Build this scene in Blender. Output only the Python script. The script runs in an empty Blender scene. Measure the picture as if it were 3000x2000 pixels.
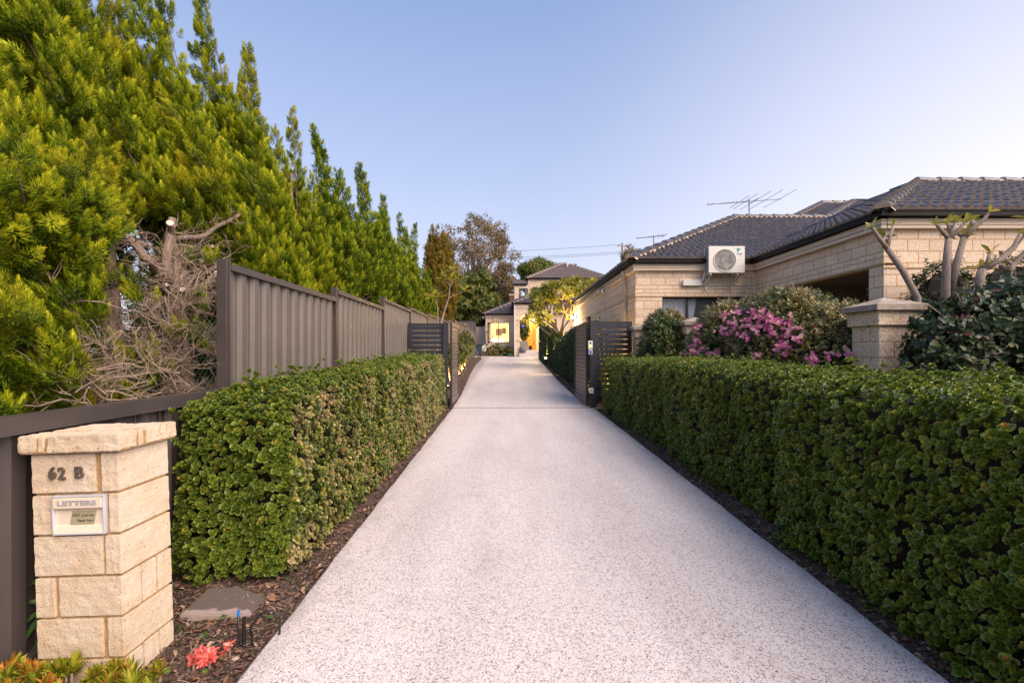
import bpy, bmesh, math, random
import numpy as np
from mathutils import Vector, Matrix
from math import radians, sin, cos, pi, tan, sqrt
random.seed(7)
rng = np.random.default_rng(7)
SC = bpy.context.scene
COL = SC.collection
# ------------------------------------------------------------------ camera
CAM_Z = 1.45
F = 1417.0                      # focal length in px of the 3000 px wide photograph
cam = bpy.data.cameras.new('camera')
cam.lens = 36 * F / 3000; cam.sensor_width = 36
cam.shift_x = 20 / 3000; cam.shift_y = 32 / 3000
cam.clip_start = 0.05; cam.clip_end = 3000
camo = bpy.data.objects.new('camera', cam); COL.objects.link(camo)
camo.location = (0, 0, CAM_Z); camo.rotation_euler = (pi / 2, 0, 0)
SC.camera = camo
# ------------------------------------------------------------------ sky, sun, exposure
SUN_EL, SUN_AZ = 9.0, 132.0     # degrees; azimuth clockwise from +Y
w = bpy.data.worlds.new('World'); SC.world = w; w.use_nodes = True
nt = w.node_tree; bg = nt.nodes['Background']
sky = nt.nodes.new('ShaderNodeTexSky'); sky.sky_type = 'NISHITA'; sky.sun_disc = False
sky.sun_elevation = radians(SUN_EL); sky.sun_rotation = radians(SUN_AZ)
sky.air_density = 1.0; sky.dust_density = 1.3; sky.ozone_density = 3.0
# the real sky of that evening: the Nishita sky, turned lavender overhead and pale pink towards the bright right-hand side
tc_ = nt.nodes.new('ShaderNodeTexCoord'); sx_ = nt.nodes.new('ShaderNodeSeparateXYZ'); nt.links.new(tc_.outputs['Generated'], sx_.inputs[0])
rz_ = nt.nodes.new('ShaderNodeValToRGB'); nt.links.new(sx_.outputs[2], rz_.inputs[0])
ez = rz_.color_ramp.elements; ez[0].position = 0.0; ez[0].color = (3.7, 3.3, 3.4, 1); ez[1].position = .62; ez[1].color = (1.10, 1.52, 2.65, 1)
e_ = ez.new(.12); e_.color = (2.9, 2.95, 3.6, 1)
e_ = ez.new(.33); e_.color = (2.05, 2.32, 3.3, 1)
rx_ = nt.nodes.new('ShaderNodeMapRange'); rx_.interpolation_type = 'SMOOTHSTEP'; rx_.inputs[1].default_value = .05; rx_.inputs[2].default_value = 1.0; nt.links.new(sx_.outputs[0], rx_.inputs[0])
ml_ = nt.nodes.new('ShaderNodeMath'); ml_.operation = 'MULTIPLY_ADD'; nt.links.new(sx_.outputs[2], ml_.inputs[0]); ml_.inputs[1].default_value = -1.25; ml_.inputs[2].default_value = 1.1
m3_ = nt.nodes.new('ShaderNodeMath'); m3_.operation = 'MULTIPLY'; m3_.use_clamp = True; nt.links.new(ml_.outputs[0], m3_.inputs[0]); nt.links.new(rx_.outputs[0], m3_.inputs[1])
mA_ = nt.nodes.new('ShaderNodeMix'); mA_.data_type = 'RGBA'; nt.links.new(m3_.outputs[0], mA_.inputs[0]); nt.links.new(rz_.outputs[0], mA_.inputs[6]); mA_.inputs[7].default_value = (5.2, 4.8, 4.9, 1)
mB_ = nt.nodes.new('ShaderNodeMix'); mB_.data_type = 'RGBA'; mB_.inputs[0].default_value = .82; nt.links.new(sky.outputs[0], mB_.inputs[6]); nt.links.new(mA_.outputs[2], mB_.inputs[7])
nt.links.new(mB_.outputs[2], bg.inputs[0]); bg.inputs[1].default_value = 0.10
sl = bpy.data.lights.new('sun', 'SUN'); sl.energy = 2.25; sl.angle = radians(55); sl.color = (1.0, 0.80, 0.64)
so = bpy.data.objects.new('sun', sl); COL.objects.link(so)
sd = Vector((sin(radians(SUN_AZ)) * cos(radians(44)), cos(radians(SUN_AZ)) * cos(radians(44)), sin(radians(44))))
so.rotation_euler = sd.to_track_quat('Z', 'Y').to_euler(); so.location = (20, -10, 12)
SC.view_settings.view_transform = 'Standard'; SC.view_settings.look = 'None'
SC.view_settings.gamma = 1.0; SC.view_settings.exposure = 1.55

# ------------------------------------------------------------------ helpers
def g(Y):                        # height of the ground along the drive
    if Y < 10.5: return 0.0247 * Y
    if Y < 34.5: return 0.26 + 0.039 * (Y - 10.5)
    return 1.196
def W(px, py, Y):                # a point seen in the photograph at a known distance
    return Vector(((px - 1480) * Y / F, Y, CAM_Z + (1032 - py) * Y / F))

def tag(o, label=None, cat=None, group=None, kind=None):
    if label: o['label'] = label
    if cat: o['category'] = cat
    if group: o['group'] = group
    if kind: o['kind'] = kind
    return o
def thing(name, label, cat, loc=(0, 0, 0), group=None, rot=(0, 0, 0)):
    o = bpy.data.objects.new(name, None); COL.objects.link(o); o.location = loc; o.rotation_euler = rot
    o.empty_display_size = .2
    return tag(o, label, cat, group)
def root_loc(p):
    while p.parent: p = p.parent
    return np.array(p.location[:])
def link(name, me, parent, world=True):
    """mesh data in world coordinates unless world=False (then in the thing's own)"""
    o = bpy.data.objects.new(name, me); COL.objects.link(o)
    if parent is not None:
        o.parent = parent
        if world:
            r = root_loc(parent)
            me.transform(Matrix.Translation(Vector((-r[0], -r[1], -r[2]))))
    return o
def copy_tree(o, parent=None):
    c = o.copy(); COL.objects.link(c); c.parent = parent
    for ch in list(o.children): copy_tree(ch, c)
    return c

class MB:
    def __init__(s): s.v = []; s.f = []; s.m = []; s.mi = 0
    def add(s, vs, fs):
        b = len(s.v); s.v += [tuple(x) for x in vs]
        for f in fs: s.f.append(tuple(i + b for i in f)); s.m.append(s.mi)
        return s
    def box(s, x0, x1, y0, y1, z0, z1):
        return s.add([(x0, y0, z0), (x1, y0, z0), (x1, y1, z0), (x0, y1, z0), (x0, y0, z1), (x1, y0, z1), (x1, y1, z1), (x0, y1, z1)],
                     [(0, 3, 2, 1), (4, 5, 6, 7), (0, 1, 5, 4), (1, 2, 6, 5), (2, 3, 7, 6), (3, 0, 4, 7)])
    def obox(s, c, ux, uy, uz):   # centre and three half-axis vectors
        c = Vector(c); ux = Vector(ux); uy = Vector(uy); uz = Vector(uz)
        vs = [c + a * ux + b * uy + d * uz for d in (-1, 1) for (a, b) in ((-1, -1), (1, -1), (1, 1), (-1, 1))]
        return s.add(vs, [(0, 3, 2, 1), (4, 5, 6, 7), (0, 1, 5, 4), (1, 2, 6, 5), (2, 3, 7, 6), (3, 0, 4, 7)])
    def tube(s, pts, rs, n=6, cap=True):
        pts = [Vector(p) for p in pts]
        if not hasattr(rs, '__len__'): rs = [rs] * len(pts)
        rings = []
        up = None
        for i, p in enumerate(pts):
            d = (pts[min(i + 1, len(pts) - 1)] - pts[max(i - 1, 0)])
            if d.length < 1e-9: d = Vector((0, 0, 1))
            d.normalize()
            if up is None:
                a = Vector((0, 0, 1)) if abs(d.z) < .9 else Vector((1, 0, 0))
            else: a = up
            e1 = (a - d * a.dot(d))
            if e1.length < 1e-6: e1 = d.orthogonal()
            e1.normalize(); e2 = d.cross(e1); up = e1
            rings.append([p + rs[i] * (cos(2 * pi * k / n) * e1 + sin(2 * pi * k / n) * e2) for k in range(n)])
        b = len(s.v)
        for r in rings: s.v += [tuple(q) for q in r]
        for i in range(len(pts) - 1):
            for k in range(n):
                k2 = (k + 1) % n
                s.f.append((b + i * n + k, b + i * n + k2, b + (i + 1) * n + k2, b + (i + 1) * n + k)); s.m.append(s.mi)
        if cap:
            s.f.append(tuple(b + k for k in range(n))[::-1]); s.m.append(s.mi)
            s.f.append(tuple(b + (len(pts) - 1) * n + k for k in range(n))); s.m.append(s.mi)
        return s
    def lathe(s, c, prof, n=20, axis='z'):
        b = len(s.v)
        for (r, h) in prof:
            for k in range(n):
                a = 2 * pi * k / n
                p = (c[0] + r * cos(a), c[1] + r * sin(a), c[2] + h) if axis == 'z' else (c[0] + r * cos(a), c[1] + h, c[2] + r * sin(a))
                s.v.append(p)
        for i in range(len(prof) - 1):
            for k in range(n):
                k2 = (k + 1) % n
                s.f.append((b + i * n + k, b + i * n + k2, b + (i + 1) * n + k2, b + (i + 1) * n + k)); s.m.append(s.mi)
        return s
    def extrude_poly(s, pts, axis, a, b):   # pts in the other two axes (order x,y,z without axis)
        n = len(pts)
        def mk(p, h):
            return {'x': (h, p[0], p[1]), 'y': (p[0], h, p[1]), 'z': (p[0], p[1], h)}[axis]
        vs = [mk(p, a) for p in pts] + [mk(p, b) for p in pts]
        fs = [tuple(range(n)), tuple(range(2 * n - 1, n - 1, -1))] + [(i, i + n, (i + 1) % n + n, (i + 1) % n) for i in range(n)]
        return s.add(vs, fs)
    def build(s, name, mat, parent=None, world=True, smooth=False, bevel=0, fix=True):
        me = bpy.data.meshes.new(name); me.from_pydata(s.v, [], s.f)
        for m in (mat if isinstance(mat, (list, tuple)) else [mat]): me.materials.append(m)
        me.polygons.foreach_set('material_index', s.m)
        if fix or bevel:
            bm = bmesh.new(); bm.from_mesh(me)
            if bevel:
                es = [e for e in bm.edges if len(e.link_faces) == 2 and e.calc_face_angle(0) > .5]
                bmesh.ops.bevel(bm, geom=es, offset=bevel, segments=2, affect='EDGES', clamp_overlap=True)
            bmesh.ops.recalc_face_normals(bm, faces=bm.faces)
            bm.to_mesh(me); bm.free()
        if smooth: me.polygons.foreach_set('use_smooth', [True] * len(me.polygons))
        me.update()
        return link(name, me, parent, world)

def fmesh(name, V, Fc, mat, parent=None, rnd=None, rim=None, smooth=False, world=True):
    """fast numpy mesh: V (n,3), Fc (m,k); rnd per face, rim per vertex"""
    V = np.ascontiguousarray(V, dtype=np.float32); Fc = np.ascontiguousarray(Fc, dtype=np.int32)
    if parent is not None and world: V = V - root_loc(parent).astype(np.float32)
    me = bpy.data.meshes.new(name)
    n, m, k = len(V), len(Fc), Fc.shape[1]
    me.vertices.add(n); me.vertices.foreach_set('co', V.ravel())
    me.loops.add(m * k); me.loops.foreach_set('vertex_index', Fc.ravel())
    me.polygons.add(m); me.polygons.foreach_set('loop_start', np.arange(0, m * k, k, dtype=np.int32))
    me.polygons.foreach_set('loop_total', np.full(m, k, dtype=np.int32))
    if smooth: me.polygons.foreach_set('use_smooth', np.ones(m, dtype=bool))
    for mm in (mat if isinstance(mat, (list, tuple)) else [mat]): me.materials.append(mm)
    me.update(calc_edges=True)
    if rnd is not None:
        a = me.attributes.new('rnd', 'FLOAT', 'FACE'); a.data.foreach_set('value', np.ascontiguousarray(rnd, dtype=np.float32))
    if rim is not None:
        a = me.attributes.new('rim', 'FLOAT', 'POINT'); a.data.foreach_set('value', np.ascontiguousarray(rim, dtype=np.float32))
    return link(name, me, parent, world=False)

def basis(ax, roll):
    ax = ax / (np.linalg.norm(ax, axis=1, keepdims=True) + 1e-9)
    ref = np.where(np.abs(ax[:, 2:3]) < .95, np.array([[0, 0, 1.]]), np.array([[1., 0, 0]]))
    e1 = np.cross(ref, ax); e1 /= (np.linalg.norm(e1, axis=1, keepdims=True) + 1e-9)
    e2 = np.cross(ax, e1)
    c, s_ = np.cos(roll)[:, None], np.sin(roll)[:, None]
    return np.stack([c * e1 + s_ * e2, -s_ * e1 + c * e2, ax], axis=2)   # columns
def scatter(T, P, ax, sc, roll=None, jit=.18):
    """T = (verts, faces, leaf id per face, bias per leaf, rim); copies of T along axes ax"""
    tv, tf, lid, lb, rim = T
    N = len(P)
    if roll is None: roll = rng.uniform(0, 2 * pi, N)
    B = basis(ax, roll)
    V = np.einsum('nij,kj->nki', B, tv) * np.asarray(sc).reshape(-1, 1, 1) + P[:, None, :]
    k = len(tv)
    Fc = (tf[None] + (np.arange(N) * k)[:, None, None]).reshape(-1, tf.shape[1])
    nl = len(lb)
    base = rng.uniform(0, 1, (N, 1)) * .55 + rng.uniform(0, 1, (N, nl)) * .45
    r = np.clip(base + lb[None] , 0, 1)[:, lid].reshape(-1)
    R = np.tile(rim, N)
    return V.reshape(-1, 3), Fc, r, R
def merge(parts):
    Vs, Fs, rs, Rs, o = [], [], [], [], 0
    for V, Fc, r, R in parts:
        Vs.append(V); Fs.append(Fc + o); rs.append(r); Rs.append(R); o += len(V)
    return np.concatenate(Vs), np.concatenate(Fs), np.concatenate(rs), np.concatenate(Rs)
def lump(P, s=1.0, ph=0.0):
    x, y, z = P[:, 0] * s, P[:, 1] * s, P[:, 2] * s
    return (np.sin(3.1 * x + 1.7 * y + ph) * np.sin(2.3 * y - 1.9 * z + 1.3 + ph) + .6 * np.sin(6.7 * y + 4.1 * z + 2 * ph) * np.sin(5.3 * x + 6.1 * z + .7)
            + .4 * np.sin(11.3 * y + 3.1 * x + ph) * np.sin(12.7 * z + 8.3 * x)) / 2.0

# ------------------------------------------------------------------ leaf templates (leaf lies along +z = outward)
def T_pack(leaves):
    """leaves: list of (verts, tris, bias, rim)"""
    v, f, l, b, r, o = [], [], [], [], [], 0
    for i, (lv, lf, lb, lr) in enumerate(leaves):
        v.append(lv); f.append(np.array(lf) + o); l += [i] * len(lf); b.append(lb); r.append(lr); o += len(lv)
    return np.concatenate(v), np.concatenate(f), np.array(l), np.array(b), np.concatenate(r)
def round_leaf(L, Wd, n=7, cup=.25):
    a = np.linspace(0, 2 * pi, n, endpoint=False)
    x = np.sin(a) * Wd / 2; y = (1 - np.cos(a)) * L / 2
    z = cup * (x ** 2) / Wd * 2
    v = np.concatenate([[[0, L * .5, 0]], np.stack([x, y, z], 1)])
    f = [(0, 1 + i, 1 + (i + 1) % n) for i in range(n)]
    rim = np.concatenate([[0.], np.ones(n)])
    return v, f, rim
def rotm(az, el):
    """leaf built along +y, normal +z -> tilt up by el, turn by az"""
    c, s_ = cos(el), sin(el); R1 = np.array([[1, 0, 0], [0, c, -s_], [0, s_, c]])
    c, s_ = cos(az), sin(az); R2 = np.array([[c, -s_, 0], [s_, c, 0], [0, 0, 1]])
    return R2 @ R1
def rosette(nl=9, L=.034, Wd=.026, n=7, seed=0, spread=1.0, open_=.25, yel=.28):
    r = random.Random(seed); out = []
    for i in range(nl):
        t = i / max(1, nl - 1)
        lv, lf, rim = round_leaf(L * (1.08 - .5 * t), Wd * (1.08 - .5 * t), n)
        el = open_ + 1.0 * t + r.uniform(-.15, .15)
        R = rotm(i * 2.4 + r.uniform(-.3, .3), el)
        v = lv @ R.T + np.array([0, 0, -.02 * (1 - t) * spread])
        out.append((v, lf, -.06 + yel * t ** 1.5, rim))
    return T_pack(out)
def blade_tuft(nb=34, L=.075, Wd=.0085, H=.13, seed=0, flare=.75):
    r = random.Random(seed); out = []
    for i in range(nb):
        t = (i + .5) / nb
        az = i * 2.399 + r.uniform(-.4, .4)
        el = pi / 2 - flare * (1.05 - .75 * t) + r.uniform(-.2, .2)
        l = L * r.uniform(.75, 1.2); wd = Wd * r.uniform(.8, 1.3)
        v = np.array([[-wd * .5, 0, 0], [wd * .5, 0, 0], [wd * .42, l * .6, l * .07], [0, l, l * .22], [-wd * .42, l * .6, l * .07]])
        f = [(0, 1, 2), (0, 2, 4), (4, 2, 3)]
        R = rotm(az, el)
        v = v @ R.T + np.array([cos(az + pi / 2) * .012, sin(az + pi / 2) * .012, H * (t - .35)])
        out.append((v, f, r.uniform(-.05, .15) + .12 * t, np.array([0, 0, .5, 1, .5])))
    return T_pack(out)
def leaf_sprig(nl=6, L=.06, Wd=.038, seed=0, n=6, tipred=0.0, H=.08, droop=.1):
    r = random.Random(seed); out = []
    for i in range(nl):
        t = i / max(1, nl - 1)
        k = 1.1 - .45 * t
        a = L * k; b = Wd * k
        v = np.array([[0, 0, 0], [b * .5, a * .35, b * .12], [b * .32, a * .72, b * .05], [0, a * 1.05, -a * .12], [-b * .32, a * .72, b * .05], [-b * .5, a * .35, b * .12], [0, a * .45, 0]])
        f = [(6, 0, 1), (6, 1, 2), (6, 2, 3), (6, 3, 4), (6, 4, 5), (6, 5, 0)]
        R = rotm(i * 2.4 + r.uniform(-.5, .5), r.uniform(-.3, .5) + .5 * t)
        v = v @ R.T + np.array([0, 0, H * (t - .5)])
        out.append((v, f, tipred * t ** 3 + r.uniform(-.05, .05), np.array([0, 1, 1, 1, 1, 1, 0.])))
    return T_pack(out)
def card_clump(nl=14, L=.16, Wd=.09, R0=.25, seed=0):
    r = random.Random(seed); out = []
    for i in range(nl):
        d = np.array([r.gauss(0, 1), r.gauss(0, 1), r.gauss(0, 1)]); d /= np.linalg.norm(d)
        c = d * R0 * r.uniform(.2, 1) ** .5
        a = L * r.uniform(.7, 1.2); b = Wd * r.uniform(.7, 1.2)
        v = np.array([[0, 0, 0], [b * .5, a * .45, .1 * b], [0, a, 0], [-b * .5, a * .45, .1 * b]])
        R = rotm(r.uniform(0, 6.28), r.uniform(-1, 1.2))
        out.append((v @ R.T + c, [(0, 1, 2), (0, 2, 3)], r.uniform(-.1, .1), np.array([0, 1, 1, 1.])))
    return T_pack(out)

# ------------------------------------------------------------------ materials
MATS = {}
def newmat(name):
    m = bpy.data.materials.new(name); m.use_nodes = True
    n = m.node_tree.nodes; p = n['Principled BSDF']
    return m, m.node_tree, n, m.node_tree.links, p
def rgb(c): return (c[0], c[1], c[2], 1)
def ramp(nt_, fac, stops, interp='LINEAR'):
    r = nt_.nodes.new('ShaderNodeValToRGB'); e = r.color_ramp.elements; r.color_ramp.interpolation = interp
    while len(e) < len(stops): e.new(.5)
    for i, (p_, c) in enumerate(stops): e[i].position = p_; e[i].color = rgb(c)
    nt_.links.new(fac, r.inputs[0]); return r.outputs[0]
def noise(nt_, scale, detail=4, rough=.55, vec=None, dist=0.0):
    n = nt_.nodes.new('ShaderNodeTexNoise'); n.inputs['Scale'].default_value = scale; n.inputs['Detail'].default_value = detail
    n.inputs['Roughness'].default_value = rough; n.inputs['Distortion'].default_value = dist
    if vec is not None: nt_.links.new(vec, n.inputs['Vector'])
    return n.outputs['Fac']
def pos(nt_): return nt_.nodes.new('ShaderNodeNewGeometry').outputs['Position']
def mix(nt_, fac, a, b, mode='MIX'):
    m = nt_.nodes.new('ShaderNodeMix'); m.data_type = 'RGBA'; m.blend_type = mode
    for i, s in ((0, fac), (6, a), (7, b)):
        if hasattr(s, 'type') and not isinstance(s, (tuple, list)): nt_.links.new(s, m.inputs[i])
        else: m.inputs[i].default_value = s if i == 0 else rgb(s)
    return m.outputs[2]
def bump(nt_, h, strength, dist, p, prev=None):
    b = nt_.nodes.new('ShaderNodeBump'); b.inputs['Strength'].default_value = strength; b.inputs['Distance'].default_value = dist
    nt_.links.new(h, b.inputs['Height'])
    if prev is not None: nt_.links.new(prev, b.inputs['Normal'])
    nt_.links.new(b.outputs[0], p.inputs['Normal']); return b.outputs[0]
def plain(name, c, rough=.5, metal=0, var=.12, vs=6, bmp=0, bs=60, spec=.5):
    if name in MATS: return MATS[name]
    m, t, n, l, p = newmat(name)
    nz = noise(t, vs, 5, .6, pos(t))
    c0 = tuple(x * (1 - var) for x in c); c1 = tuple(min(1, x * (1 + var)) for x in c)
    l.new(ramp(t, nz, [(.3, c0), (.7, c1)]), p.inputs['Base Color'])
    rr = t.nodes.new('ShaderNodeMapRange'); rr.inputs[3].default_value = max(.02, rough - .08); rr.inputs[4].default_value = min(1, rough + .12)
    l.new(nz, rr.inputs[0]); l.new(rr.outputs[0], p.inputs['Roughness'])
    p.inputs['Metallic'].default_value = metal; p.inputs['Specular IOR Level'].default_value = spec
    if bmp: bump(t, noise(t, bs, 4, .6, pos(t)), bmp, .01, p)
    MATS[name] = m; return m
def leafmat(name, stops, rimc=None, rimf=.35, rough=.45, trans=.25, patch=None, spec=.4, pscale=.9, ps=(.52, .68)):
    m, t, n, l, p = newmat(name)
    a = n.new('ShaderNodeAttribute'); a.attribute_name = 'rnd'
    col = ramp(t, a.outputs['Fac'], stops)
    if patch:   # patches of another foliage colour (dry or fresh growth)
        nz = noise(t, pscale, 3, .6, pos(t))
        r2 = ramp(t, a.outputs['Fac'], patch)
        mr = n.new('ShaderNodeMapRange'); mr.inputs[1].default_value = ps[0]; mr.inputs[2].default_value = ps[1]; l.new(nz, mr.inputs[0])
        col = mix(t, mr.outputs[0], col, r2)
    if rimc:
        b = n.new('ShaderNodeAttribute'); b.attribute_name = 'rim'
        mp = n.new('ShaderNodeMath'); mp.operation = 'POWER'; l.new(b.outputs['Fac'], mp.inputs[0]); mp.inputs[1].default_value = 3.0
        mq = n.new('ShaderNodeMath'); mq.operation = 'MULTIPLY'; l.new(mp.outputs[0], mq.inputs[0]); mq.inputs[1].default_value = rimf
        col = mix(t, mq.outputs[0], col, rimc)
    l.new(col, p.inputs['Base Color']); p.inputs['Roughness'].default_value = rough; p.inputs['Specular IOR Level'].default_value = spec
    tr = n.new('ShaderNodeBsdfTranslucent'); l.new(col, tr.inputs[0])
    mx = n.new('ShaderNodeMixShader'); mx.inputs[0].default_value = trans
    l.new(p.outputs[0], mx.inputs[1]); l.new(tr.outputs[0], mx.inputs[2]); l.new(mx.outputs[0], n['Material Output'].inputs[0])
    return m
def glow(name, c, s):
    m, t, n, l, p = newmat(name)
    p.inputs['Base Color'].default_value = rgb(c); p.inputs['Emission Color'].default_value = rgb(c); p.inputs['Emission Strength'].default_value = s
    return m
def brickmat(name, row=.172, width=.315, c1=(.80, .66, .52), c2=(.71, .575, .45), mortar=(.58, .38, .20), msize=.009, rough=.85, speck=(.5, .43, .35)):
    m, t, n, l, p = newmat(name)
    P = pos(t); s = n.new('ShaderNodeSeparateXYZ'); l.new(P, s.inputs[0])
    ad = n.new('ShaderNodeMath'); ad.operation = 'ADD'; l.new(s.outputs[0], ad.inputs[0]); l.new(s.outputs[1], ad.inputs[1])
    cb = n.new('ShaderNodeCombineXYZ'); l.new(ad.outputs[0], cb.inputs[0]); l.new(s.outputs[2], cb.inputs[1])
    br = n.new('ShaderNodeTexBrick'); l.new(cb.outputs[0], br.inputs['Vector'])
    br.inputs['Scale'].default_value = 1; br.inputs['Brick Width'].default_value = width; br.inputs['Row Height'].default_value = row
    br.inputs['Mortar Size'].default_value = msize; br.inputs['Mortar Smooth'].default_value = .3; br.inputs['Bias'].default_value = -.1
    br.inputs['Color1'].default_value = rgb(c1); br.inputs['Color2'].default_value = rgb(c2); br.inputs['Mortar'].default_value = rgb(mortar)
    n1 = noise(t, 38, 6, .7, P); n2 = noise(t, 2.2, 4, .6, P)
    sp = ramp(t, n1, [(.40, speck), (.50, (1, 1, 1)), (.75, (1, 1, 1))])
    sp2 = mix(t, .55, (1, 1, 1), sp)
    col = mix(t, 1.0, br.outputs['Color'], sp2, 'MULTIPLY')
    col = mix(t, .8, col, ramp(t, n2, [(.3, (.86, .82, .78)), (.7, (1.0, 1.0, 1.0))]), 'MULTIPLY')
    l.new(col, p.inputs['Base Color']); p.inputs['Roughness'].default_value = rough; p.inputs['Specular IOR Level'].default_value = .2
    inv = n.new('ShaderNodeMath'); inv.operation = 'SUBTRACT'; inv.inputs[0].default_value = 1; l.new(br.outputs['Fac'], inv.inputs[1])
    b1 = bump(t, inv.outputs[0], .7, .008, p); bump(t, n1, .5, .006, p, b1)
    return m
def barkmat(name, c0, c1, s=9):
    m, t, n, l, p = newmat(name)
    P = pos(t); mp = n.new('ShaderNodeMapping'); mp.inputs['Scale'].default_value = (1, 1, .3); l.new(P, mp.inputs[0])
    nz = noise(t, s * 4, 6, .7, mp.outputs[0], .6)
    l.new(ramp(t, nz, [(.32, c0), (.62, c1)]), p.inputs['Base Color']); p.inputs['Roughness'].default_value = .9
    bump(t, nz, .8, .02, p)
    return m

M_drive, t, n, l, p = newmat('exposed_aggregate')
P = pos(t)
vo = n.new('ShaderNodeTexVoronoi'); vo.inputs['Scale'].default_value = 220; l.new(P, vo.inputs['Vector'])
vs_ = n.new('ShaderNodeSeparateColor'); l.new(vo.outputs['Color'], vs_.inputs[0])
peb = ramp(t, vs_.outputs[0], [(0, (.13, .13, .155)), (.07, (.24, .22, .24)), (.10, (.50, .36, .27)), (.15, (.62, .51, .43)), (.19, (.68, .635, .62)), (.6, (.76, .725, .72)), (1, (.84, .80, .79))], 'CONSTANT')
vo2 = n.new('ShaderNodeTexVoronoi'); vo2.inputs['Scale'].default_value = 95; l.new(P, vo2.inputs['Vector'])
vs2 = n.new('ShaderNodeSeparateColor'); l.new(vo2.outputs['Color'], vs2.inputs[0])
peb2 = ramp(t, vs2.outputs[1], [(0, (.5, .46, .46)), (.07, (.85, .78, .72)), (.14, (1, 1, 1))], 'CONSTANT')
peb = mix(t, .65, peb, peb2, 'MULTIPLY')
mp = n.new('ShaderNodeMapping'); mp.inputs['Scale'].default_value = (1.6, .35, 1); l.new(P, mp.inputs[0])
big = noise(t, 1.0, 5, .6, mp.outputs[0])
col = mix(t, 1.0, peb, ramp(t, big, [(.28, (.80, .78, .79)), (.6, (1, .99, 1))]), 'MULTIPLY')
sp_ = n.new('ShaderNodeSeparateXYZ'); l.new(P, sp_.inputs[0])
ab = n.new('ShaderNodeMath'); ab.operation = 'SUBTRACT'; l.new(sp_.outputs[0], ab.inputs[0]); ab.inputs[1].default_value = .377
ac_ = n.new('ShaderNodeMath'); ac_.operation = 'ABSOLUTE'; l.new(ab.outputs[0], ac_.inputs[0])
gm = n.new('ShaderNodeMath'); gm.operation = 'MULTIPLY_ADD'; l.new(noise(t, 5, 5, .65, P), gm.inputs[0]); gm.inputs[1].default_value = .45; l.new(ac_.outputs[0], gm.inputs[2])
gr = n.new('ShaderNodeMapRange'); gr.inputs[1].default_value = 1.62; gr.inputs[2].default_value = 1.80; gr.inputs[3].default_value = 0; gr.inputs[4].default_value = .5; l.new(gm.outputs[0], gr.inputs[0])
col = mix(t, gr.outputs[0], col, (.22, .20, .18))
col = mix(t, 1.0, col, (.875, .875, .88), 'MULTIPLY')
st_ = ramp(t, noise(t, 1.7, 6, .7, P, .4), [(.30, (.86, .84, .85)), (.44, (1, 1, 1))]); col = mix(t, .8, col, st_, 'MULTIPLY')
l.new(col, p.inputs['Base Color']); p.inputs['Roughness'].default_value = .55; p.inputs['Specular IOR Level'].default_value = .35
bump(t, vo.outputs['Distance'], .35, .004, p)

M_soil, t, n, l, p = newmat('mulch')
P = pos(t); v1 = n.new('ShaderNodeTexVoronoi'); v1.inputs['Scale'].default_value = 85; l.new(P, v1.inputs['Vector'])
s1 = n.new('ShaderNodeSeparateColor'); l.new(v1.outputs['Color'], s1.inputs[0])
c_ = ramp(t, s1.outputs[0], [(0, (.035, .022, .015)), (.35, (.075, .046, .034)), (.65, (.135, .085, .062)), (.88, (.22, .15, .12)), (1, (.34, .27, .24))])
c_ = mix(t, 1.0, c_, ramp(t, noise(t, 3, 5, .6, P), [(.3, (.6, .56, .52)), (.7, (1.1, 1.0, .95))]), 'MULTIPLY')
l.new(c_, p.inputs['Base Color']); p.inputs['Roughness'].default_value = .95
b1 = bump(t, v1.outputs['Distance'], .9, .02, p); bump(t, noise(t, 16, 5, .7, P), .8, .04, p, b1)

M_brick = brickmat('limestone_brick')
M_brick_half = brickmat('limestone_brick_half', row=.086)
M_brick_far = brickmat('cream_brick', c1=(.74, .62, .50), c2=(.66, .54, .43), mortar=(.52, .37, .24))
M_block, t, n, l, p = newmat('limestone_block')
P = pos(t); nb_ = noise(t, 5, 6, .65, P); nf_ = noise(t, 130, 4, .7, P)
c_ = ramp(t, nb_, [(.25, (.52, .37, .22)), (.42, (.64, .51, .37)), (.6, (.68, .58, .46)), (.8, (.58, .50, .42))])
pit = ramp(t, noise(t, 85, 2, .5, P), [(.27, (.32, .24, .17)), (.34, (1, 1, 1))])
c_ = mix(t, .8, c_, pit, 'MULTIPLY')
c_ = mix(t, .6, c_, ramp(t, nf_, [(.35, (.78, .74, .7)), (.6, (1, 1, 1))]), 'MULTIPLY')
l.new(c_, p.inputs['Base Color']); p.inputs['Roughness'].default_value = .9; p.inputs['Specular IOR Level'].default_value = .2
b1 = bump(t, nf_, .6, .004, p); bump(t, noise(t, 28, 6, .7, P), .7, .012, p, b1)
M_mortar = plain('sandy_mortar', (.42, .27, .13), .95, var=.25, vs=30, bmp=.8, bs=120)
M_capstone = plain('weathered_capstone', (.30, .25, .21), .9, var=.35, vs=12, bmp=.8, bs=60)
M_fence = plain('taupe_steel', (.132, .115, .108), .45, metal=.2, var=.16, vs=1.4, bmp=.12, bs=3)
M_fence_dk = plain('dark_taupe_steel', (.085, .070, .070), .38, metal=.3, var=.08, vs=3)
M_slat = plain('charcoal_aluminium', (.035, .036, .048), .4, metal=.2, var=.12, vs=3)
M_slat_warmlit = plain('charcoal_aluminium_lit_tone', (.13, .10, .095), .42, metal=.2, var=.12, vs=3)  # charcoal slats recoloured paler bronze to carry the warm light on them
M_gutter = plain('black_brown_gutter', (.009, .008, .009), .55, spec=.15, var=.2, vs=4)
M_cream = plain('cream_paint', (.60, .49, .38), .55, var=.06, vs=3)
M_white = plain('white_enamel', (.68, .66, .62), .35, var=.04, vs=8)
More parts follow.
